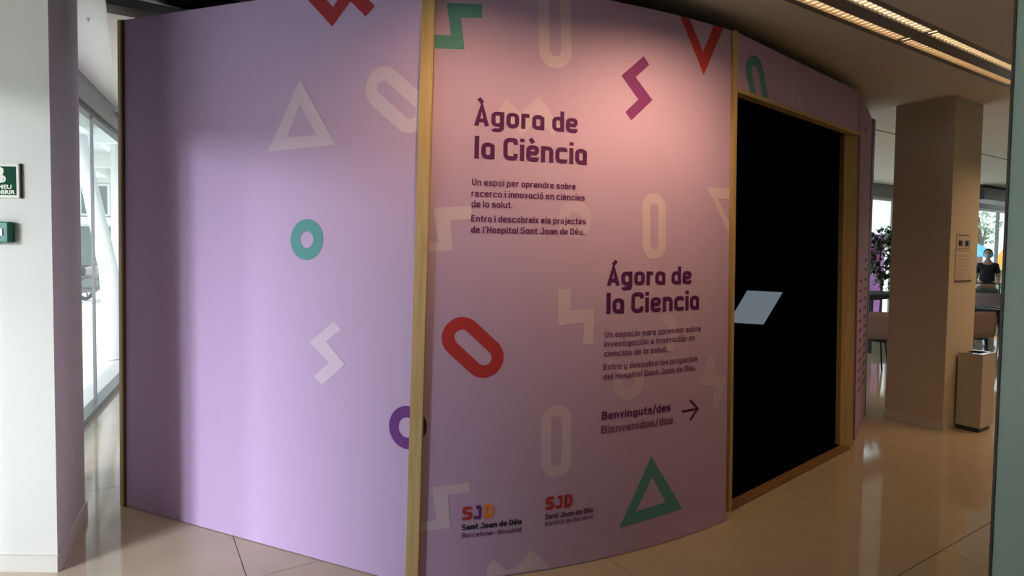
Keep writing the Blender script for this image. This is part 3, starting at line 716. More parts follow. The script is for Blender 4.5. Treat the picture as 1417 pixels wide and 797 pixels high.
# small rows of illegible print on the narrow panel beyond the door
rows = []
for k in range(14):
    z = 1.42-.082*k
    for x0, x1 in ((.12, .34), (.50, .74)):
        if k < 2 and x0 < .3: continue
        x = x0+.02*random.random()
        while x < x1-.03:
            w = .03+.05*random.random(); rows.append(([(x, z), (min(x+w, x1), z), (min(x+w, x1), z+.022), (x, z+.022)], [(0, 1, 2, 3)])); x += w+.012
flat_to_panel(S4, 'printed_rows', rows, M['pur2'], pan4, .0015, label='small dark rows of print on the narrow panel')['kind'] = 'stuff'
flat_to_panel(S4, 'printed_mark', [([(.3, 2.46), (.38, 2.48), (.37, 2.52), (.29, 2.50)], [(0, 1, 2, 3)])], M['pur2'], pan4, .0015)

# ================================================================== INSIDE THE DOORWAY: kiosk
ks = empty('touchscreen_kiosk', (2.0, 4.1, 0.013))
tag(ks, 'touchscreen kiosk with a tilted pale grey screen standing in the dark doorway', 'kiosk')
c = [aty(1008, 446, 4.20), aty(1056.5, 449, 4.16), aty(1083, 404.5, 4.36), aty(1034, 402, 4.40)]
cen = sum(c, Vector())/4; ks.location = (cen.x, cen.y, .013)
nrm = (c[1]-c[0]).cross(c[3]-c[0]).normalized()
def loc(p): return Vector(p)-Vector(ks.location)
bz = [cen+(p-cen)*1.06-nrm*.004 for p in c]
MB().hexa([loc(p-nrm*.03) for p in bz], [loc(p) for p in bz]).build('screen_housing', M['black'], ks)
MB().add([loc(p) for p in c], [(0, 1, 2, 3)]).build('screen', M['screen'], ks)
kh = cen.z-.16; MB().box((0, .0, kh/2), (.10, .05, kh)).build('column', M['black'], ks)
MB().box((0, 0, .01), (.40, .35, .02)).build('foot_plate', M['black'], ks)

# ================================================================== CEILING LAMPS
def lamp(a0, a1):
    r = empty('ceiling_light', dd((a0+a1)/2, 1.757, CEIL), A1)
    L = a1-a0
    h = MB()
    h.box((0, .1355, .03), (L, .004, .06)); h.box((0, -.1345, .03), (L, .004, .06)); h.box((0, 0, .085), (L, .27, .004)); h.box((0, 0, .008), (L, .085, .016))
    h.box((0, .116, .003), (L, .030, .006)); h.box((0, -.118, .003), (L, .030, .006))
    h.build('housing', M['housing'], r)
    for yy, mm, cb in ((.073, 'lamp', 1), (-.07, 'lamphot', 0)):
        MB().box((0, yy, .0145), (L-.05, .052, .003)).build('diffuser', M[mm], r)
        lv = MB(); n_ = int(L/.05)
        for k in range(n_): lv.box((-L/2+.03+(L-.06)*k/(n_-1), yy, .0065), (.0035, .056, .012))
        lv.box((0, yy+.029, .008), (L-.02, .003, .016)); lv.box((0, yy-.029, .008), (L-.02, .003, .016))
        o = lv.build('louvre', M['louvre'], r); o['kind'] = 'stuff'
    return r
lamps = [(-.125, 1.24), (1.26, 2.25), (2.27, 3.97), (3.99, 5.695)]
LL = ['recessed twin-strip ceiling light above the booth left of the frame', 'recessed twin-strip ceiling light above the middle of the booth front', 'nearer visible recessed twin-strip ceiling light with warm louvres', 'farther visible recessed twin-strip ceiling light ending beside the pillar']
for (a0, a1), lb in zip(lamps, LL):
    r = lamp(a0, a1); tag(r, lb, 'ceiling light', 'recessed strip lights in one row')
# warm fill lamps added without fixtures, off the louvre row
def fill_light(a0, a1, b, w, e, spread, name='fill_lamp'):
    p = dd((a0+a1)/2, b, CEIL-.004)
    d = bpy.data.lights.new(name, 'AREA'); d.shape = 'RECTANGLE'; d.size = a1-a0; d.size_y = w; d.energy = e; d.color = WARM; d.spread = math.radians(spread)
    o = bpy.data.objects.new(name, d); COL.objects.link(o); o.location = p; o.rotation_euler = (0, 0, A1); o.visible_camera = True
    return o
def spot(p, t, e, ang, blend=.55, col=WARM, r=.03):
    d = bpy.data.lights.new('spot_lamp', 'SPOT'); d.energy = e; d.spot_size = math.radians(ang); d.spot_blend = blend; d.color = col; d.shadow_soft_size = r
    o = bpy.data.objects.new('spot_lamp', d); COL.objects.link(o); o.location = p
    o.rotation_euler = (Vector(t)-Vector(p)).to_track_quat('-Z', 'Y').to_euler(); return o
def downlight(p, t, e, ang, label):
    r = empty('ceiling_downlight', p); tag(r, label, 'downlight', 'round ceiling downlights')
    tb = MB(); k = 32; R_ = .060
    tb.lathe([(R_, -.062), (R_, 0), (.001, 0), (.001, -.002)], k=k); tb.f = [f for f in tb.f if len(f) == 4]
    tb.build('can', M['white'], r)
    MB().lathe([(.001, -.012), (.050, -.012)], k=20).build('lens', M['lamp'], r)
    spot(Vector(p)+Vector((0, 0, -.033)), t, e, ang, 1.0, r=.02)
downlight((.98, 2.22, CEIL), (.80, 3.02, 2.28), 84, 125, 'round downlight in the ceiling in front of the middle panel')
downlight((-.05, 1.85, CEIL), (-.22, 2.62, 2.28), 50, 125, 'round downlight in the ceiling in front of the pine strip')
for a in (3.1, 4.85):
    for b in (1.83, 1.687): pass
fill_light(2.9, 5.6, .2, .06, 6, 130)
fill_light(5.8, 8.6, 1.25, .06, 32, 125)

# open slot above the booth: black ducts
dt = MB()
s0 = dd(0, 4.0, 2.93)
for k, (b, z, r) in enumerate(((3.95, 2.90, .05), (3.7, 2.95, .06), (3.45, 2.89, .03), (3.2, 2.97, .07))):
    dt.tube([dd(-.1, b, z), dd(.3, b-.05, z-.02), dd(.7, b-.02, z+.01), dd(1.25, b, z)], r, 10)
dt.tube([dd(-.05, 4.08, 3.05), dd(.1, 3.9, 2.9), dd(.25, 3.6, 2.86), dd(.35, 3.1, 2.9)], .02, 8)
tag(dt.build('ceiling_ducts', M['duct'], smooth=True), 'black ducts and cables in the open ceiling slot above the booth', 'duct')
# sensor and small bracket in the daylit ceiling at the left
ps = atz(122, 25, CEILL)
sn_ = empty('ceiling_sensor', ps); tag(sn_, 'small white sensor on the daylit ceiling near the left pier', 'sensor')
MB().lathe([(.011, 0), (.011, -.005), (.006, -.010)], k=16).build('base', M['white'], sn_); MB().lathe([(.003, -.010), (.003, -.020)], k=10).build('tip', M['greymetal'], sn_)
ph = atz(163, 46, CEILL)
hk = MB().box((0, 0, -.012), (.03, .012, .024)).box((0, 0, -.028), (.012, .03, .008)).build('ceiling_bracket', M['darkmetal']); hk.location = ph
tag(hk, 'tiny dark bracket under the daylit ceiling beside the booth corner', 'bracket')

# ================================================================== LEFT PIER ITEMS
yf = L1.y
def wx(u, v): p = aty(u, v, yf); return p.x, p.z
sx1, sz1 = wx(28.5, 227.5); _, sz0 = wx(29, 274); sx0 = sx1-(sz1-sz0)*1.30
sg = empty('exit_button_sign', ((sx0+sx1)/2, yf, (sz0+sz1)/2)); tag(sg, 'dark green sign with cream border and hand pictogram on the white pier', 'sign')
w_, h_ = (sx1-sx0), (sz1-sz0)
MB().box((0, -.005, 0), (w_, .010, h_)).build('plate', M['signcream'], sg)
MB().box((-.002, -.0105, 0), (w_-.022, .002, h_-.022)).build('green_field', M['signgreen'], sg)
MB().box((w_/2+.003, -.006, 0), (.006, .014, h_+.004)).build('edge', M['edge'], sg)
def text_flat(s, x0, x1, z, cap, m, parent, y, name='sign_text', bold=.03):
    vs, fs = text_mesh(s, bold); a = min(v.x for v in vs); b = max(v.x for v in vs)
    return mesh(name, [(x0+(v.x-a)/(b-a)*(x1-x0), y, z+v.y/CAPH*cap) for v in vs], [f for f in fs], m, parent)
def sgx(u): return aty(u, 250, yf).x-sg.location.x
def sgz(v): return aty(15, v, yf).z-sg.location.z
w1 = sgx(19)-sgx(-9.5); text_flat('PREMEU', sgx(19)-(sgx(19)-sgx(-16)), sgx(19), sgz(261.5), .0165, M['signcream'], sg, -.0122)
text_flat('PER OBRIR', sgx(-22), sgx(24), sgz(268.8), .0165, M['signcream'], sg, -.0122)
pic = MB()   # hand pressing a push plate
def poly_y(mb, pts, y): mb.add([(x, y, z) for x, z in pts], [tuple(range(len(pts)))])
poly_y(pic, [(sgx(a), sgz(b)) for a, b in [(-8, 234), (4, 231.5), (8, 234), (8.5, 238), (7, 242), (8.5, 247), (5, 253), (-2, 255), (-10, 253)]], -.0122)
pic.build('hand_pictogram', M['signcream'], sg)
pb = MB(); ring_xz(pb, Vector((sgx(6.5), -.0128, sgz(248))), .008, .016, 20, Vector((1, 0, 0)), None); pb.build('button_pictogram', M['signcream'], sg)
# call point
cx1, cz1 = wx(21, 307); _, cz0 = wx(21, 336); cw = (cz1-cz0)*1.05
cp = empty('call_point', (cx1-cw/2, yf, (cz0+cz1)/2)); tag(cp, 'green emergency door release box with white window below the green sign', 'call point')
hh = cz1-cz0
MB().box((0, -.019, 0), (cw, .038, hh)).build('housing', M['callgreen'], cp, bevel=.006)
MB().box((0, -.040, 0), (cw*.52, .004, hh*.32)).build('window', M['white'], cp)
MB().box((-.008, -.0425, -.004), (.008, .002, .006)).build('dot', M['ink'], cp); MB().box((.008, -.0425, -.004), (.008, .002, .006)).build('dot', M['ink'], cp)
MB().box((0, -.0385, hh*.33), (.006, .002, .012)).build('arrow_mark', M['white'], cp)
MB().lathe([(.004, -.003), (.004, .003)], (0, -.02, -hh/2), 12).build('key_slot', M['darkmetal'], cp)

# ================================================================== GREEN PARTITION AT THE RIGHT EDGE
g0 = aty(1386, 400, 1.6).xy
gp = empty('partition_panel', (g0.x, g0.y, 0), A1-PI/2); tag(gp, 'tall pale green partition panel at the right edge of the picture', 'partition')
MB().box((.56, .02, 1.37), (1.12, .04, 2.70)).build('board', M['greenpanel'], gp)
MB().box((.003, .015, 1.37), (.006, .036, 2.72)).build('edge_strip', M['edge'], gp)
MB().box((.56, .02, 2.735), (1.12, .05, .03)).build('top_rail', M['callgreen'], gp)
MB().box((.56, .03, .01), (1.12, .10, .02)).build('foot_rail', M['darkmetal'], gp)

# ================================================================== BIN
b0 = atz(1355.5, 600, 0).xy
bi = empty('waste_bin', (b0.x, b0.y, 0), A1); tag(bi, 'tall square cream waste bin beside the pillar', 'bin')
# local x along D1 (right-back), local y along D2 (left-back)
BX, BY, BH = .26, .175, .655
MB().box((BX/2, BY/2, .02), (BX-.03, BY-.03, .04)).build('plinth', M['darkmetal'], bi)
body = MB()
body.box((.004, BY/2, .04+(BH-.04)/2), (.008, BY, BH-.04)); body.box((BX-.004, BY/2, .04+(BH-.04)/2), (.008, BY, BH-.04))
body.box((BX/2, .004, .04+(BH-.04)/2), (BX-.017, .008, BH-.04)); body.box((BX/2, BY-.004, .04+(BH-.04)/2), (BX-.017, .008, BH-.04)); body.box((BX/2, BY/2, .05), (BX-.02, BY-.02, .01))
body.build('body', M['binbody'], bi)
ld = MB(); ld.box((BX/2, .018, BH+.003), (BX, .036, .006)); ld.box((BX/2, BY-.018, BH+.003), (BX, .036, .006)); ld.box((.018, BY/2, BH+.003), (.036, BY-.074, .006)); ld.box((BX-.018, BY/2, BH+.003), (.036, BY-.074, .006))
ld.build('lid_rim', M['bintop'], bi)
MB().box((BX/2, BY/2, BH-.03), (BX-.03, BY-.03, .004)).build('liner', M['leg'], bi)

# ================================================================== NOTICES ON THE PILLAR (right face)
fn = Vector((u2.y, -u2.x))          # outward normal of the right face
def pface(u, v):
    d = ray(u, v); P0_ = P3(R1); n = Vector((fn.x, fn.y, 0)); t = (P0_-Vector((0, 0, H))).dot(n)/d.dot(n)
    p = Vector((0, 0, H))+d*t; return (p.xy-R1).dot(u2), p.z
def notice(name, x0, x1, z0, z1, label):
    r = empty(name, (R1.x+u2.x*(x0+x1)/2+fn.x*.002+.0, R1.y+u2.y*(x0+x1)/2+fn.y*.002, (z0+z1)/2), math.atan2(u2.y, u2.x)); tag(r, label, 'notice', 'paper notices on the pillar')
    MB().box((0, -.001, 0), (x1-x0, .002, z1-z0)).build('sheet', M['paper'], r)
    return r, x1-x0, z1-z0
xa, za = pface(1323.5, 322); xb, zb = pface(1342, 347)
n1, nw, nh = notice('paper_notice', xa, xb, zb, za, 'upper paper notice with two dark pictures on the pillar')
MB().box((0, -.003, nh*.38), (nw*.8, .001, nh*.05)).build('heading_line', M['edge'], n1)
for sx_, dk in ((-.26, 'ink'), (.2, 'ink')):
    MB().box((sx_*nw, -.003, -nh*.08), (nw*.2, .001, nh*.32)).build('picture', M[dk], n1); MB().box((sx_*nw+nw*.17, -.003, -nh*.08), (nw*.12, .001, nh*.32)).build('picture', M['greymetal'], n1)
MB().box((0, -.003, -nh*.38), (nw*.8, .001, nh*.03)).build('text_line', M['edge'], n1)
xa, za = pface(1322, 350); xb, zb = pface(1343, 389)
n2, nw, nh = notice('paper_notice', xa, xb, zb, za, 'lower paper notice with faint print and a curled dark bottom edge on the pillar')
MB().box((0, -.004, -nh*.47), (nw*1.02, .006, nh*.035)).build('curled_edge', M['edge'], n2)
for k in range(7): MB().box((-.05*nw+random.uniform(-.1, .1)*nw, -.003, nh*(.4-.12*k)), (nw*random.uniform(.4, .75), .001, nh*.015)).build('text_line', M['tan'], n2)

# ================================================================== FURNITURE IN THE HALL
def chair_proto(m):
    r = empty('cafe_chair', (0, 0, 0))
    prof = [(-.20, .445), (-.12, .435), (0, .43), (.12, .435), (.18, .46), (.205, .53), (.22, .62), (.235, .70), (.245, .78)]
    vs = []; fs = []; nxx = 8
    for side in (0, 1):
        for i, (y, z) in enumerate(prof):
            hw = .225 if i < 7 else (.215 if i == 7 else .19)
            for j in range(nxx+1):
                u = -1+2*j/nxx; cur = .02*u*u
                vs.append((u*hw, y-(cur if i > 4 else 0)+side*(.012 if i > 4 else 0), z+(cur if i <= 4 else 0)-(side*.012 if i <= 4 else 0)))
    n = len(prof)*(nxx+1)
    for s_ in (0, 1):
        for i in range(len(prof)-1):
            for j in range(nxx):
                a = s_*n+i*(nxx+1)+j; f = (a, a+1, a+nxx+2, a+nxx+1); fs.append(f if s_ == 0 else f[::-1])
    for i in range(len(prof)-1):
        for j in (0, nxx):
            a = i*(nxx+1)+j; fs.append((a, a+nxx+1, a+n+nxx+1, a+n))
    for j in range(nxx):
        for i in (0, len(prof)-1):
            a = i*(nxx+1)+j; fs.append((a, a+1, a+1+n, a+n))
    mesh('shell', vs, fs, m, r, True)
    for sx_ in (-1, 1):
        MB().tube([(sx_*.15, -.12, .425), (sx_*.19, -.19, 0)], .011).build('leg', M['leg'], r)
        MB().tube([(sx_*.15, .12, .425), (sx_*.19, .21, 0)], .011).build('leg', M['leg'], r)
    for yy in (-.12, .12): MB().tube([(-.15, yy, .42), (.15, yy, .42)], .009).build('seat_rail', M['leg'], r)
    return r
def copy_tree(o, parent=None):
    c_ = o.copy(); COL.objects.link(c_)
    if parent: c_.parent = parent
    for ch in list(o.children): copy_tree(ch, c_)
    return c_
ch0 = chair_proto(M['chair'])
def polar(u, dep): return Vector(((u-708.5)/820*dep, dep, 0))
spots = [(1206, 7.4, 42, 'mauve plastic chair seen from behind between the booth and the pillar'),
         (1369, 11.0, -38, 'mauve plastic chair seen from behind under the masked person'),
         (1341, 7.6, -60, 'mauve plastic chair half hidden behind the pillar above the bin')]
for i, (u, dep, rz, lb) in enumerate(spots):
    o = ch0 if i == 0 else copy_tree(ch0)
    o.location = polar(u, dep); o.rotation_euler = (0, 0, math.radians(180+(-40 if i != 2 else -75))+0); tag(o, lb, 'chair', 'mauve shell chairs in the hall')
for i, o in enumerate([x for x in COL.objects if x.name.startswith('cafe_chair')]):
    d = o.location.xy; o.rotation_euler = (0, 0, math.atan2(d.y, d.x)-PI/2+[.18, -.05, .5][i])     # backrest faces the camera side
    o.rotation_euler.z += PI

def table(u, dep, w, d, h, label, apron=.10):
    p = polar(u, dep); r = empty('table', p, A1); tag(r, label, 'table')
    MB().box((0, 0, h-.015), (w, d, .03)).build('tabletop', M['tabletop'], r, bevel=.004)
    MB().box((0, 0, h-.03-apron/2), (w-.1, d-.1, apron)).build('apron', M['tabletop'], r)
    for sx_ in (-1, 1):
        for sy in (-1, 1): MB().box((sx_*(w/2-.07), sy*(d/2-.07), (h-.03)/2), (.04, .04, h-.03)).build('leg', M['leg'], r)
table(1388, 8.4, .9, .7, .73, 'low black table in front of the farther chair, right of the pillar', .16)
table(1206, 9.2, 1.0, .6, .88, 'dark table in front of the leafy plant near the far window', .06)
bx = empty('napkin_box', polar(1382, 8.05)+Vector((0, 0, .731)), A1); tag(bx, 'small dark box with pale bands on the low black table', 'box')
bx.location.z = .731
MB().box((0, 0, .035), (.10, .10, .07)).build('box_body', M['leg'], bx)
for z in (.02, .05): MB().box((0, 0, z), (.103, .103, .008)).build('pale_band', M['white'], bx)

# plant near the far window
def leaves(mb, c, rad, n, size, squash=1.0):
    for _ in range(n):
        while True:
            v = Vector((random.uniform(-1, 1), random.uniform(-1, 1), random.uniform(-1, 1)))
            if v.length < 1: break
        p = Vector(c)+Vector((v.x*rad, v.y*rad, v.z*rad*squash))
        R = Matrix.Rotation(random.uniform(0, 6.28), 3, 'Z') @ Matrix.Rotation(random.uniform(-1.2, 1.2), 3, 'X')
        s = size*random.uniform(.6, 1.3)
        mb.add([p+R @ Vector(q_) for q_ in ((0, 0, 0), (s*.35, s*.5, .1*s), (0, s, 0), (-s*.35, s*.5, .1*s))], [(0, 1, 2, 3)])
pp = polar(1219, 10.0)
pl = empty('potted_plant', pp); tag(pl, 'tall dark leafy potted plant in front of the far window', 'plant')
MB().lathe([(.15, 0), (.19, .36), (.17, .36), (.15, .30)], k=20).build('pot', M['pot'], pl, True)
MB().tube([(0, 0, .3), (.03, 0, .8), (-.02, .02, 1.3), (.02, 0, 1.75)], [.022, .018, .015, .008]).tube([(0, 0, .9), (.15, .05, 1.3), (.22, .0, 1.6)], [.014, .01, .006]).tube([(0, 0, 1.0), (-.16, .0, 1.35), (-.2, .05, 1.7)], [.014, .01, .006]).build('stem', M['bark'], pl)
lf = MB(); leaves(lf, (.0, 0, 1.45), .30, 330, .10, 1.5); leaves(lf, (.12, 0, 1.75), .14, 60, .10); leaves(lf, (-.16, 0, 1.68), .12, 50, .10); leaves(lf, (.1, 0, 1.0), .2, 70, .09)
o = lf.build('foliage', M['leaf'], pl); o['kind'] = 'stuff'

# banner outside the far window
bp_ = polar(1208, 12.6)
bn = empty('roll_up_banner', bp_, A1*.6); tag(bn, 'lilac and magenta roll-up banner standing behind the leafy plant', 'banner')
MB().box((0, 0, 1.0), (.62, .006, 1.9)).build('sheet', M['poster'], bn); MB().box((.02, -.005, 1.42), (.34, .004, .45)).build('printed_block', M['posterpink'], bn)
MB().box((0, 0, .03), (.66, .14, .06)).build('base', M['greymetal'], bn); MB().box((0, .02, 1.0), (.02, .02, 1.9)).build('pole', M['greymetal'], bn)
bn.location.z = -.065

# ================================================================== PERSON
def skin_body(name, joints, edges, m, parent, root=0, sub=2):
    me = bpy.data.meshes.new(name); me.from_pydata([j[0] for j in joints], edges, []); me.update()
    o = link(name, me, m, parent)
    sk = o.modifiers.new('skin', 'SKIN'); sk.use_smooth_shade = True
    lay = me.skin_vertices[0].data if me.skin_vertices else None
    if lay is None:
        bm = bmesh.new(); bm.from_mesh(me); bm.verts.layers.skin.verify(); bm.to_mesh(me); bm.free(); lay = me.skin_vertices[0].data
    for i, j in enumerate(joints): lay[i].radius = j[1] if isinstance(j[1], tuple) else (j[1], j[1]); lay[i].use_root = (i == root)
    sb = o.modifiers.new('sub', 'SUBSURF'); sb.levels = sub; sb.render_levels = sub
    return o
per = empty('person', polar(1366.5, 12.3), math.radians(-38)); per.location.z = 0; per.scale = (.93,)*3
per.rotation_euler = (0, 0, math.atan2(per.location.y, per.location.x)-PI/2)   # local -y faces the camera
tag(per, 'person in a black t-shirt and light blue face mask bending slightly over a dark pushchair', 'person')
J = [((0, 0, .92), (.15, .11)), ((0, .0, 1.08), (.13, .095)), ((0, .0, 1.25), (.13, .105)), ((0, 0, 1.38), (.10, .08)), ((0, -.01, 1.455), (.055, .055)), ((0, -.03, 1.51), (.052, .055)),
     ((.145, 0, 1.36), (.050, .052)), ((.195, .02, 1.10), (.042, .042)), ((.20, -.18, 1.0), (.032, .032)), ((.19, -.25, .99), (.022, .028)),
     ((-.145, 0, 1.36), (.050, .052)), ((-.195, .02, 1.10), (.042, .042)), ((-.20, -.18, 1.0), (.032, .032)), ((-.19, -.25, .99), (.022, .028)),
     ((.09, 0, .82), (.085, .09)), ((.10, -.01, .48), (.055, .06)), ((.10, .02, .09), (.038, .042)), ((.10, -.08, .035), (.036, .03)), ((.10, -.16, .03), (.03, .02)),
     ((-.09, 0, .82), (.085, .09)), ((-.10, -.01, .48), (.055, .06)), ((-.10, .02, .09), (.038, .042)), ((-.10, -.08, .035), (.036, .03)), ((-.10, -.16, .03), (.03, .02))]
E = [(0, 1), (1, 2), (2, 3), (3, 4), (4, 5), (3, 6), (6, 7), (7, 8), (8, 9), (3, 10), (10, 11), (11, 12), (12, 13), (0, 14), (14, 15), (15, 16), (16, 17), (17, 18), (0, 19), (19, 20), (20, 21), (21, 22), (22, 23)]
# fingers curl over the handle bar
for sx_ in (1, -1):
    base_i = 9 if sx_ == 1 else 13
    for k in range(4):
        x = sx_*(.19+.018*(k-1.5)); ln = (.9, 1.0, .95, .78)[k]
        n_ = len(J)
        J += [((x, -.275, .995), (.010, .010)), ((x, -.275-.03*ln, .985), (.009, .009)), ((x, -.28-.028*ln, .955), (.008, .008)), ((x, -.272, .945), (.007, .007))]
        E += [(base_i, n_), (n_, n_+1), (n_+1, n_+2), (n_+2, n_+3)]
    n_ = len(J); J += [((sx_*.155, -.26, .975), (.010, .010)), ((sx_*.15, -.285, .955), (.008, .008))]; E += [(base_i, n_), (n_, n_+1)]
body_o = skin_body('body', J, E, M['skin'], per)
shirt = skin_body('tshirt', [((0, 0, .90), (.165, .125)), ((0, .0, 1.08), (.148, .112)), ((0, .0, 1.25), (.142, .122)), ((0, 0, 1.38), (.115, .09)), ((0, -.005, 1.43), (.075, .07)),
                           ((.145, 0, 1.36), (.062, .065)), ((.185, .01, 1.16), (.055, .058)), ((-.145, 0, 1.36), (.062, .065)), ((-.185, .01, 1.16), (.055, .058))],
                  [(0, 1), (1, 2), (2, 3), (3, 4), (3, 5), (5, 6), (3, 7), (7, 8)], M['shirt'], per)
tr = skin_body('trousers', [((0, 0, .93), (.16, .12)), ((.09, 0, .80), (.098, .10)), ((.10, -.01, .48), (.07, .075)), ((.10, .02, .09), (.055, .06)), ((-.09, 0, .80), (.098, .10)), ((-.10, -.01, .48), (.07, .075)), ((-.10, .02, .09), (.055, .06))],
               [(0, 1), (1, 2), (2, 3), (0, 4), (4, 5), (5, 6)], M['jeans'], per)
# head (part of the figure, slightly bowed): ellipsoid shaped with brow, nose, chin
def ellip(c, r, k=20, n=14, fn_=None):
    vs = []; fs = []
    for i in range(n+1):
        th = PI*i/n
        for j in range(k):
            a = 2*PI*j/k; v = Vector((r[0]*math.sin(th)*math.cos(a), r[1]*math.sin(th)*math.sin(a), r[2]*math.cos(th)))
            if fn_: v = fn_(v)
            vs.append(Vector(c)+v)
    for i in range(n):
        for j in range(k): fs.append((i*k+j, (i+1)*k+j, (i+1)*k+(j+1) % k, i*k+(j+1) % k))
    return vs, fs
HC = Vector((0, -.045, 1.60))
def headf(v):
    w = Vector(v)
    if v.z < 0: w.x *= 1-.28*(-v.z/.115); 
    if v.y < -.05 and abs(v.x) < .02 and -.04 < v.z < .02: w.y -= .018
    return w
vs, fs = ellip(HC, (.078, .098, .118), fn_=headf); mesh('head', vs, fs, M['skin'], per, True)
vs, fs = ellip(HC+Vector((0, .012, .022)), (.086, .104, .110), fn_=lambda v: Vector((v.x, v.y if v.y > -.06 or v.z > .05 else v.y*.55, v.z if v.z > -.05 else v.z*.6))); mesh('hair', vs, fs, M['hair'], per, True)
mk = []; mf = []
for i in range(7):
    for j in range(9):
        a = math.radians(-62+124*j/8); z = -.075+.085*i/6
        mk.append(HC+Vector((.082*math.sin(a)*(1-.1*abs(z)/.08), -.104*math.cos(a)-.018*(1-abs(j-4)/4), z)))
for i in range(6):
    for j in range(8): mf.append((i*9+j, i*9+j+1, i*9+j+10, i*9+j+9))
mesh('face_mask', mk, mf, M['mask'], per, True)
for sx_ in (-1, 1):
    vs, fs = ellip(HC+Vector((sx_*.030, -.088, .028)), (.012, .008, .007), 10, 6); mesh('eye', vs, fs, M['ink'], per, True)
    vs, fs = ellip(HC+Vector((sx_*.080, .0, .0)), (.010, .022, .032), 10, 8); mesh('ear', vs, fs, M['skin'], per, True)
# pushchair in front of the person
pc = empty('pushchair', per.location+Vector((0, 0, 0)), per.rotation_euler.z); pc.scale = (.93,)*3; tag(pc, 'dark pushchair with grey folds held by the masked person', 'pushchair')
fr = MB()
for sx_ in (-1, 1):
    fr.tube([(sx_*.22, -.285, .965), (sx_*.22, -.45, .80), (sx_*.22, -.95, .10)], .012); fr.tube([(sx_*.22, -.45, .80), (sx_*.22, -.40, .10)], .012); fr.tube([(sx_*.22, -.42, .42), (sx_*.22, -.80, .30)], .010)
fr.tube([(-.22, -.285, .965), (.22, -.285, .965)], .014).tube([(-.22, -.40, .10), (.22, -.40, .10)], .01).tube([(-.22, -.95, .10), (.22, -.95, .10)], .01)
fr.build('frame', M['leg'], pc)
MB().hexa([Vector((-.19, -.80, .34)), Vector((.19, -.80, .34)), Vector((.19, -.44, .38)), Vector((-.19, -.44, .38))], [Vector((-.19, -.80, .40)), Vector((.19, -.80, .40)), Vector((.19, -.42, .46)), Vector((-.19, -.42, .46))]).build('seat', M['jeans'], pc)
hd = MB()
for k in range(6):
    a = math.radians(10+k*26); b = math.radians(10+(k+1)*26)
    hd.add([(-.2, -.62+.26*math.cos(a), .60+.26*math.sin(a)), (.2, -.62+.26*math.cos(a), .60+.26*math.sin(a)), (.2, -.62+.26*math.cos(b), .60+.26*math.sin(b)), (-.2, -.62+.26*math.cos(b), .60+.26*math.sin(b))], [(0, 1, 2, 3)])
hd.build('hood', M['darkmetal'], pc)
for sx_ in (-1, 1):
    for yy in (-.40, -.95):
        wv = MB(); kk = 16
        wv.tube([(sx_*.235, yy+.085*math.cos(2*PI*t/kk), .10+.085*math.sin(2*PI*t/kk)) for t in range(kk+1)], .014, 6, cap=False); wv.box((sx_*.235, yy, .10), (.03, .03, .03)).box((sx_*.235, yy, .10), (.012, .16, .012)).box((sx_*.235, yy, .10), (.012, .012, .16)); wv.build('wheel', M['rubber'], pc)
MB().box((-.27, -.33, .93), (.10, .08, .12)).build('blue_pouch', M['bluebag'], pc, bevel=.01); bpy.data.objects['blue_pouch']['label'] = 'bright blue pouch on the handle'

# ================================================================== OUTDOORS, LEFT WINDOW
G = -.065
def outp(u, dep, z=G): p = polar(u, dep); return Vector((p.x, p.y, z))
# canopy with ribs and beams
cn = empty('outdoor_canopy', (0, 0, 0)); tag(cn, 'pale ribbed metal canopy outside the left window', 'canopy')
cc = outp(135, 8.5)
a_w = math.atan2(Wd.y, Wd.x)
cR = Matrix.Rotation(a_w, 3, 'Z')
def cpt(x, y, z): p = W0+Wd*x+Wn*y; return Vector((p.x, p.y, z))
MB().hexa([cpt(-1.5, .3, 3.35), cpt(13, .3, 3.35), cpt(13, 3.0, 3.35), cpt(-1.5, 3.0, 3.35)], [cpt(-1.5, .3, 3.42), cpt(13, .3, 3.42), cpt(13, 3.0, 3.42), cpt(-1.5, 3.0, 3.42)]).build('sheet', M['canopy'], cn)
rb = MB()
for k in range(70):
    x = -1.4+k*.2; rb.hexa([cpt(x, .3, 3.30), cpt(x+.08, .3, 3.30), cpt(x+.08, 3.0, 3.30), cpt(x, 3.0, 3.30)], [cpt(x, .3, 3.35), cpt(x+.08, .3, 3.35), cpt(x+.08, 3.0, 3.35), cpt(x, 3.0, 3.35)])
o = rb.build('rib', M['whitemetal'], cn); o['kind'] = 'stuff'
for yy, zz in ((.9, 3.12), (1.9, 3.12), (2.9, 3.05)):
    MB().hexa([cpt(-1.5, yy, zz), cpt(13, yy, zz), cpt(13, yy+.14, zz), cpt(-1.5, yy+.14, zz)], [cpt(-1.5, yy, 3.3), cpt(13, yy, 3.3), cpt(13, yy+.14, 3.3), cpt(-1.5, yy+.14, 3.3)]).build('beam', M['whitemetal'], cn)
for xx in (1.5, 5, 8.5, 12): MB().hexa([cpt(xx, .3, 3.0), cpt(xx+.15, .3, 3.0), cpt(xx+.15, 3.0, 3.0), cpt(xx, 3.0, 3.0)], [cpt(xx, .3, 3.12), cpt(xx+.15, .3, 3.12), cpt(xx+.15, 3.0, 3.12), cpt(xx, 3.0, 3.12)]).build('beam', M['whitemetal'], cn)
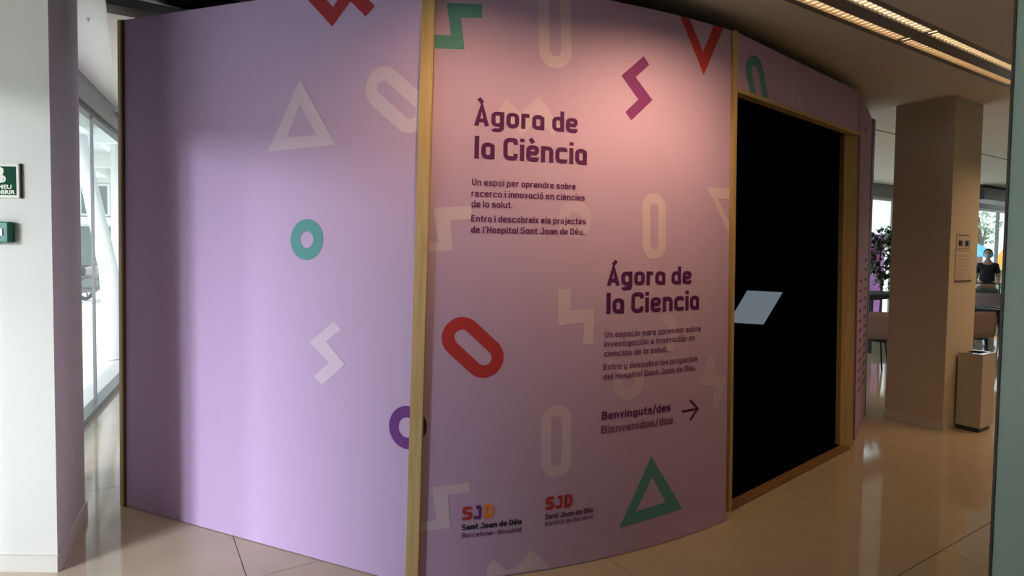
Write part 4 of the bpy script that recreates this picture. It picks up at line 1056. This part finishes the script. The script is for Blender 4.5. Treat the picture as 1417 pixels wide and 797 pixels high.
# leaning white column
ea = empty('entrance_sunshield', (-4.25, .3, 2.92)); tag(ea, 'unseen added awning outside the entrance glazing left of the camera', 'sunshield')  # slab added out of view to keep the sun out of the entrance
MB().box((0, 0, 0), (2.2, 5.4, .05)).build('sheet', M['canopy'], ea)
for yy in (-2.6, 0, 2.6): MB().box((0, yy, .06), (2.2, .06, .07)).build('beam', M['whitemetal'], ea)
A_ = aty(117, 225, 8.2); B_ = aty(150, 372, 8.0); C_ = aty(160, 470, 7.9)
lcx = MB().tube([A_+(A_-B_)*.25, A_, B_, Vector((C_.x, C_.y, G))], [.10, .10, .11, .12], 14).build('leaning_column', M['whitemetal'], smooth=True)
tag(lcx, 'slim white leaning steel column outside the left window', 'column', 'white steel columns outside')
D_ = aty(163, 300, 9.2)
uc = MB().tube([Vector((D_.x, D_.y, G)), Vector((D_.x, D_.y, 3.3))], .09, 14).build('upright_column', M['whitemetal'], smooth=True)
tag(uc, 'upright white steel column outside, behind the left corner strip of the booth', 'column', 'white steel columns outside')
# building behind
bd = empty('building', outp(90, 22)); tag(bd, 'grey building with dark windows beyond the parked motorcycles', 'building')
bd.rotation_euler = (0, 0, .25)
MB().box((0, 2, 2.55), (16, 4, 5.1)).build('facade', M['facade'], bd)
MB().box((0, -.35, 2.35), (15, .7, .25)).build('ledge', M['whitemetal'], bd); MB().box((0, -.35, 4.0), (15, .7, .25)).build('ledge', M['whitemetal'], bd)
for k in range(8):
    fx = -6.6+k*1.9
    f_ = MB().box((fx, -.02, 3.15), (1.0, .10, 1.2)).build('window', M['whitemetal'], bd); MB().box((fx, -.08, 3.15), (.84, .02, 1.04)).build('glass', M['facadeglass'], f_)
    f_ = MB().box((fx, -.02, 1.2), (1.2, .10, 2.1)).build('window', M['whitemetal'], bd); MB().box((fx, -.08, 1.2), (1.04, .02, 1.9)).build('glass', M['facadeglass'], f_)
# motorcycles
def motorcycle():
    r = empty('motorcycle', (0, 0, 0))
    for x in (-.65, .65):
        wv = MB(); kk = 20
        wv.tube([(x+.26*math.cos(2*PI*t/kk), 0, .31+.26*math.sin(2*PI*t/kk)) for t in range(kk+1)], .05, 8, cap=False).lathe([(.05, -.03), (.05, .03)], (x, 0, .31), 8)
        for a in range(5): wv.bar((x, 0, .31), (x+.25*math.cos(a*1.257), 0, .31+.25*math.sin(a*1.257)), .025)
        wv.build('wheel', M['rubber'], r)
    vs, fs = ellip((.12, 0, .80), (.32, .15, .14)); mesh('fuel_tank', vs, fs, M['motored'], r, True)
    vs, fs = ellip((.0, 0, .48), (.28, .14, .20)); mesh('engine', vs, fs, M['greymetal'], r, True)
    MB().tube([(-.15, 0, .80), (-.45, 0, .82), (-.80, 0, .90)], [.12, .13, .05], 12).build('seat', M['leg'], r, True)
    MB().tube([(.65, .07, .31), (.42, .07, .95)], .025).tube([(.65, -.07, .31), (.42, -.07, .95)], .025).tube([(.38, -.34, 1.05), (.42, 0, 1.0), (.38, .34, 1.05)], .018).build('fork', M['greymetal'], r)
    vs, fs = ellip((.56, 0, .92), (.10, .12, .14)); mesh('headlamp', vs, fs, M['orangefab'], r, True)
    MB().tube([(-.65, 0, .31), (-.1, 0, .42), (.35, 0, .85)], .03).tube([(.1, -.14, .30), (-.5, -.15, .30), (-.9, -.15, .42)], .045).build('frame', M['greymetal'], r)
    return r
mo = motorcycle(); mo.location = outp(122, 15.5); mo.rotation_euler = (0, 0, 1.2); tag(mo, 'grey motorcycle parked outside the left window, nearer the pier', 'motorcycle', 'motorcycles parked outside')
m2 = copy_tree(mo); m2.location = outp(143, 16.5); m2.rotation_euler = (0, 0, 1.5); tag(m2, 'grey motorcycle parked outside the left window, nearer the booth', 'motorcycle', 'motorcycles parked outside')

# ================================================================== OUTDOORS, FAR WINDOWS
def tree(p, h, rad, label, n=900, size=.35):
    r = empty('tree', p); tag(r, label, 'tree', 'trees beyond the far windows')
    MB().tube([(0, 0, 0), (.1, 0, h*.5), (0, .05, h*.8)], [.16, .12, .05], 10).tube([(.08, 0, h*.4), (.5, .2, h*.7)], [.08, .03], 8).tube([(.08, 0, h*.45), (-.5, -.1, h*.72)], [.08, .03], 8).build('trunk', M['bark'], r)
    lf = MB(); leaves(lf, (0, 0, h*.75), rad, n, size, .9); leaves(lf, (rad*.5, 0, h*.6), rad*.5, n//4, size); leaves(lf, (-rad*.5, .2, h*.62), rad*.5, n//4, size)
    o = lf.build('foliage', M['treeleaf'], r); o['kind'] = 'stuff'
tree(outp(1352, 26), 3.9, .8, 'pale green tree beyond the far window, above the masked person', 260, size=.16)
tree(outp(1236, 27), 3.0, .6, 'faint green tree beyond the far window, above the plant', 200, .16)
aw = empty('blue_parasol', outp(1347, 22)); tag(aw, 'bright blue parasol outside, behind the masked person', 'parasol')
MB().tube([(0, 0, 0), (0, 0, 1.98)], .03).build('pole', M['whitemetal'], aw)
MB().lathe([(.62, 1.45), (.62, 1.50), (.35, 1.78), (.03, 1.98)], k=10).build('canopy', M['blue'], aw)
aw2 = empty('orange_parasol', outp(1389, 20.5)); tag(aw2, 'orange folded parasol outside, right of the masked person', 'parasol')
MB().tube([(0, 0, 0), (0, 0, 1.8)], .03).build('pole', M['whitemetal'], aw2)
MB().lathe([(.30, .85), (.34, 1.0), (.22, 1.45), (.03, 1.75)], k=10).build('canopy', M['orangefab'], aw2)
hb = empty('shrub', outp(1379, 18.5)); tag(hb, 'round green shrub outside, right of the masked person', 'shrub')
MB().tube([(0, 0, 0), (0, 0, .5)], .04).build('stem', M['bark'], hb)
lf = MB(); leaves(lf, (0, 0, .75), .5, 700, .14, .9); o = lf.build('foliage', M['treeleaf'], hb); o['kind'] = 'stuff'
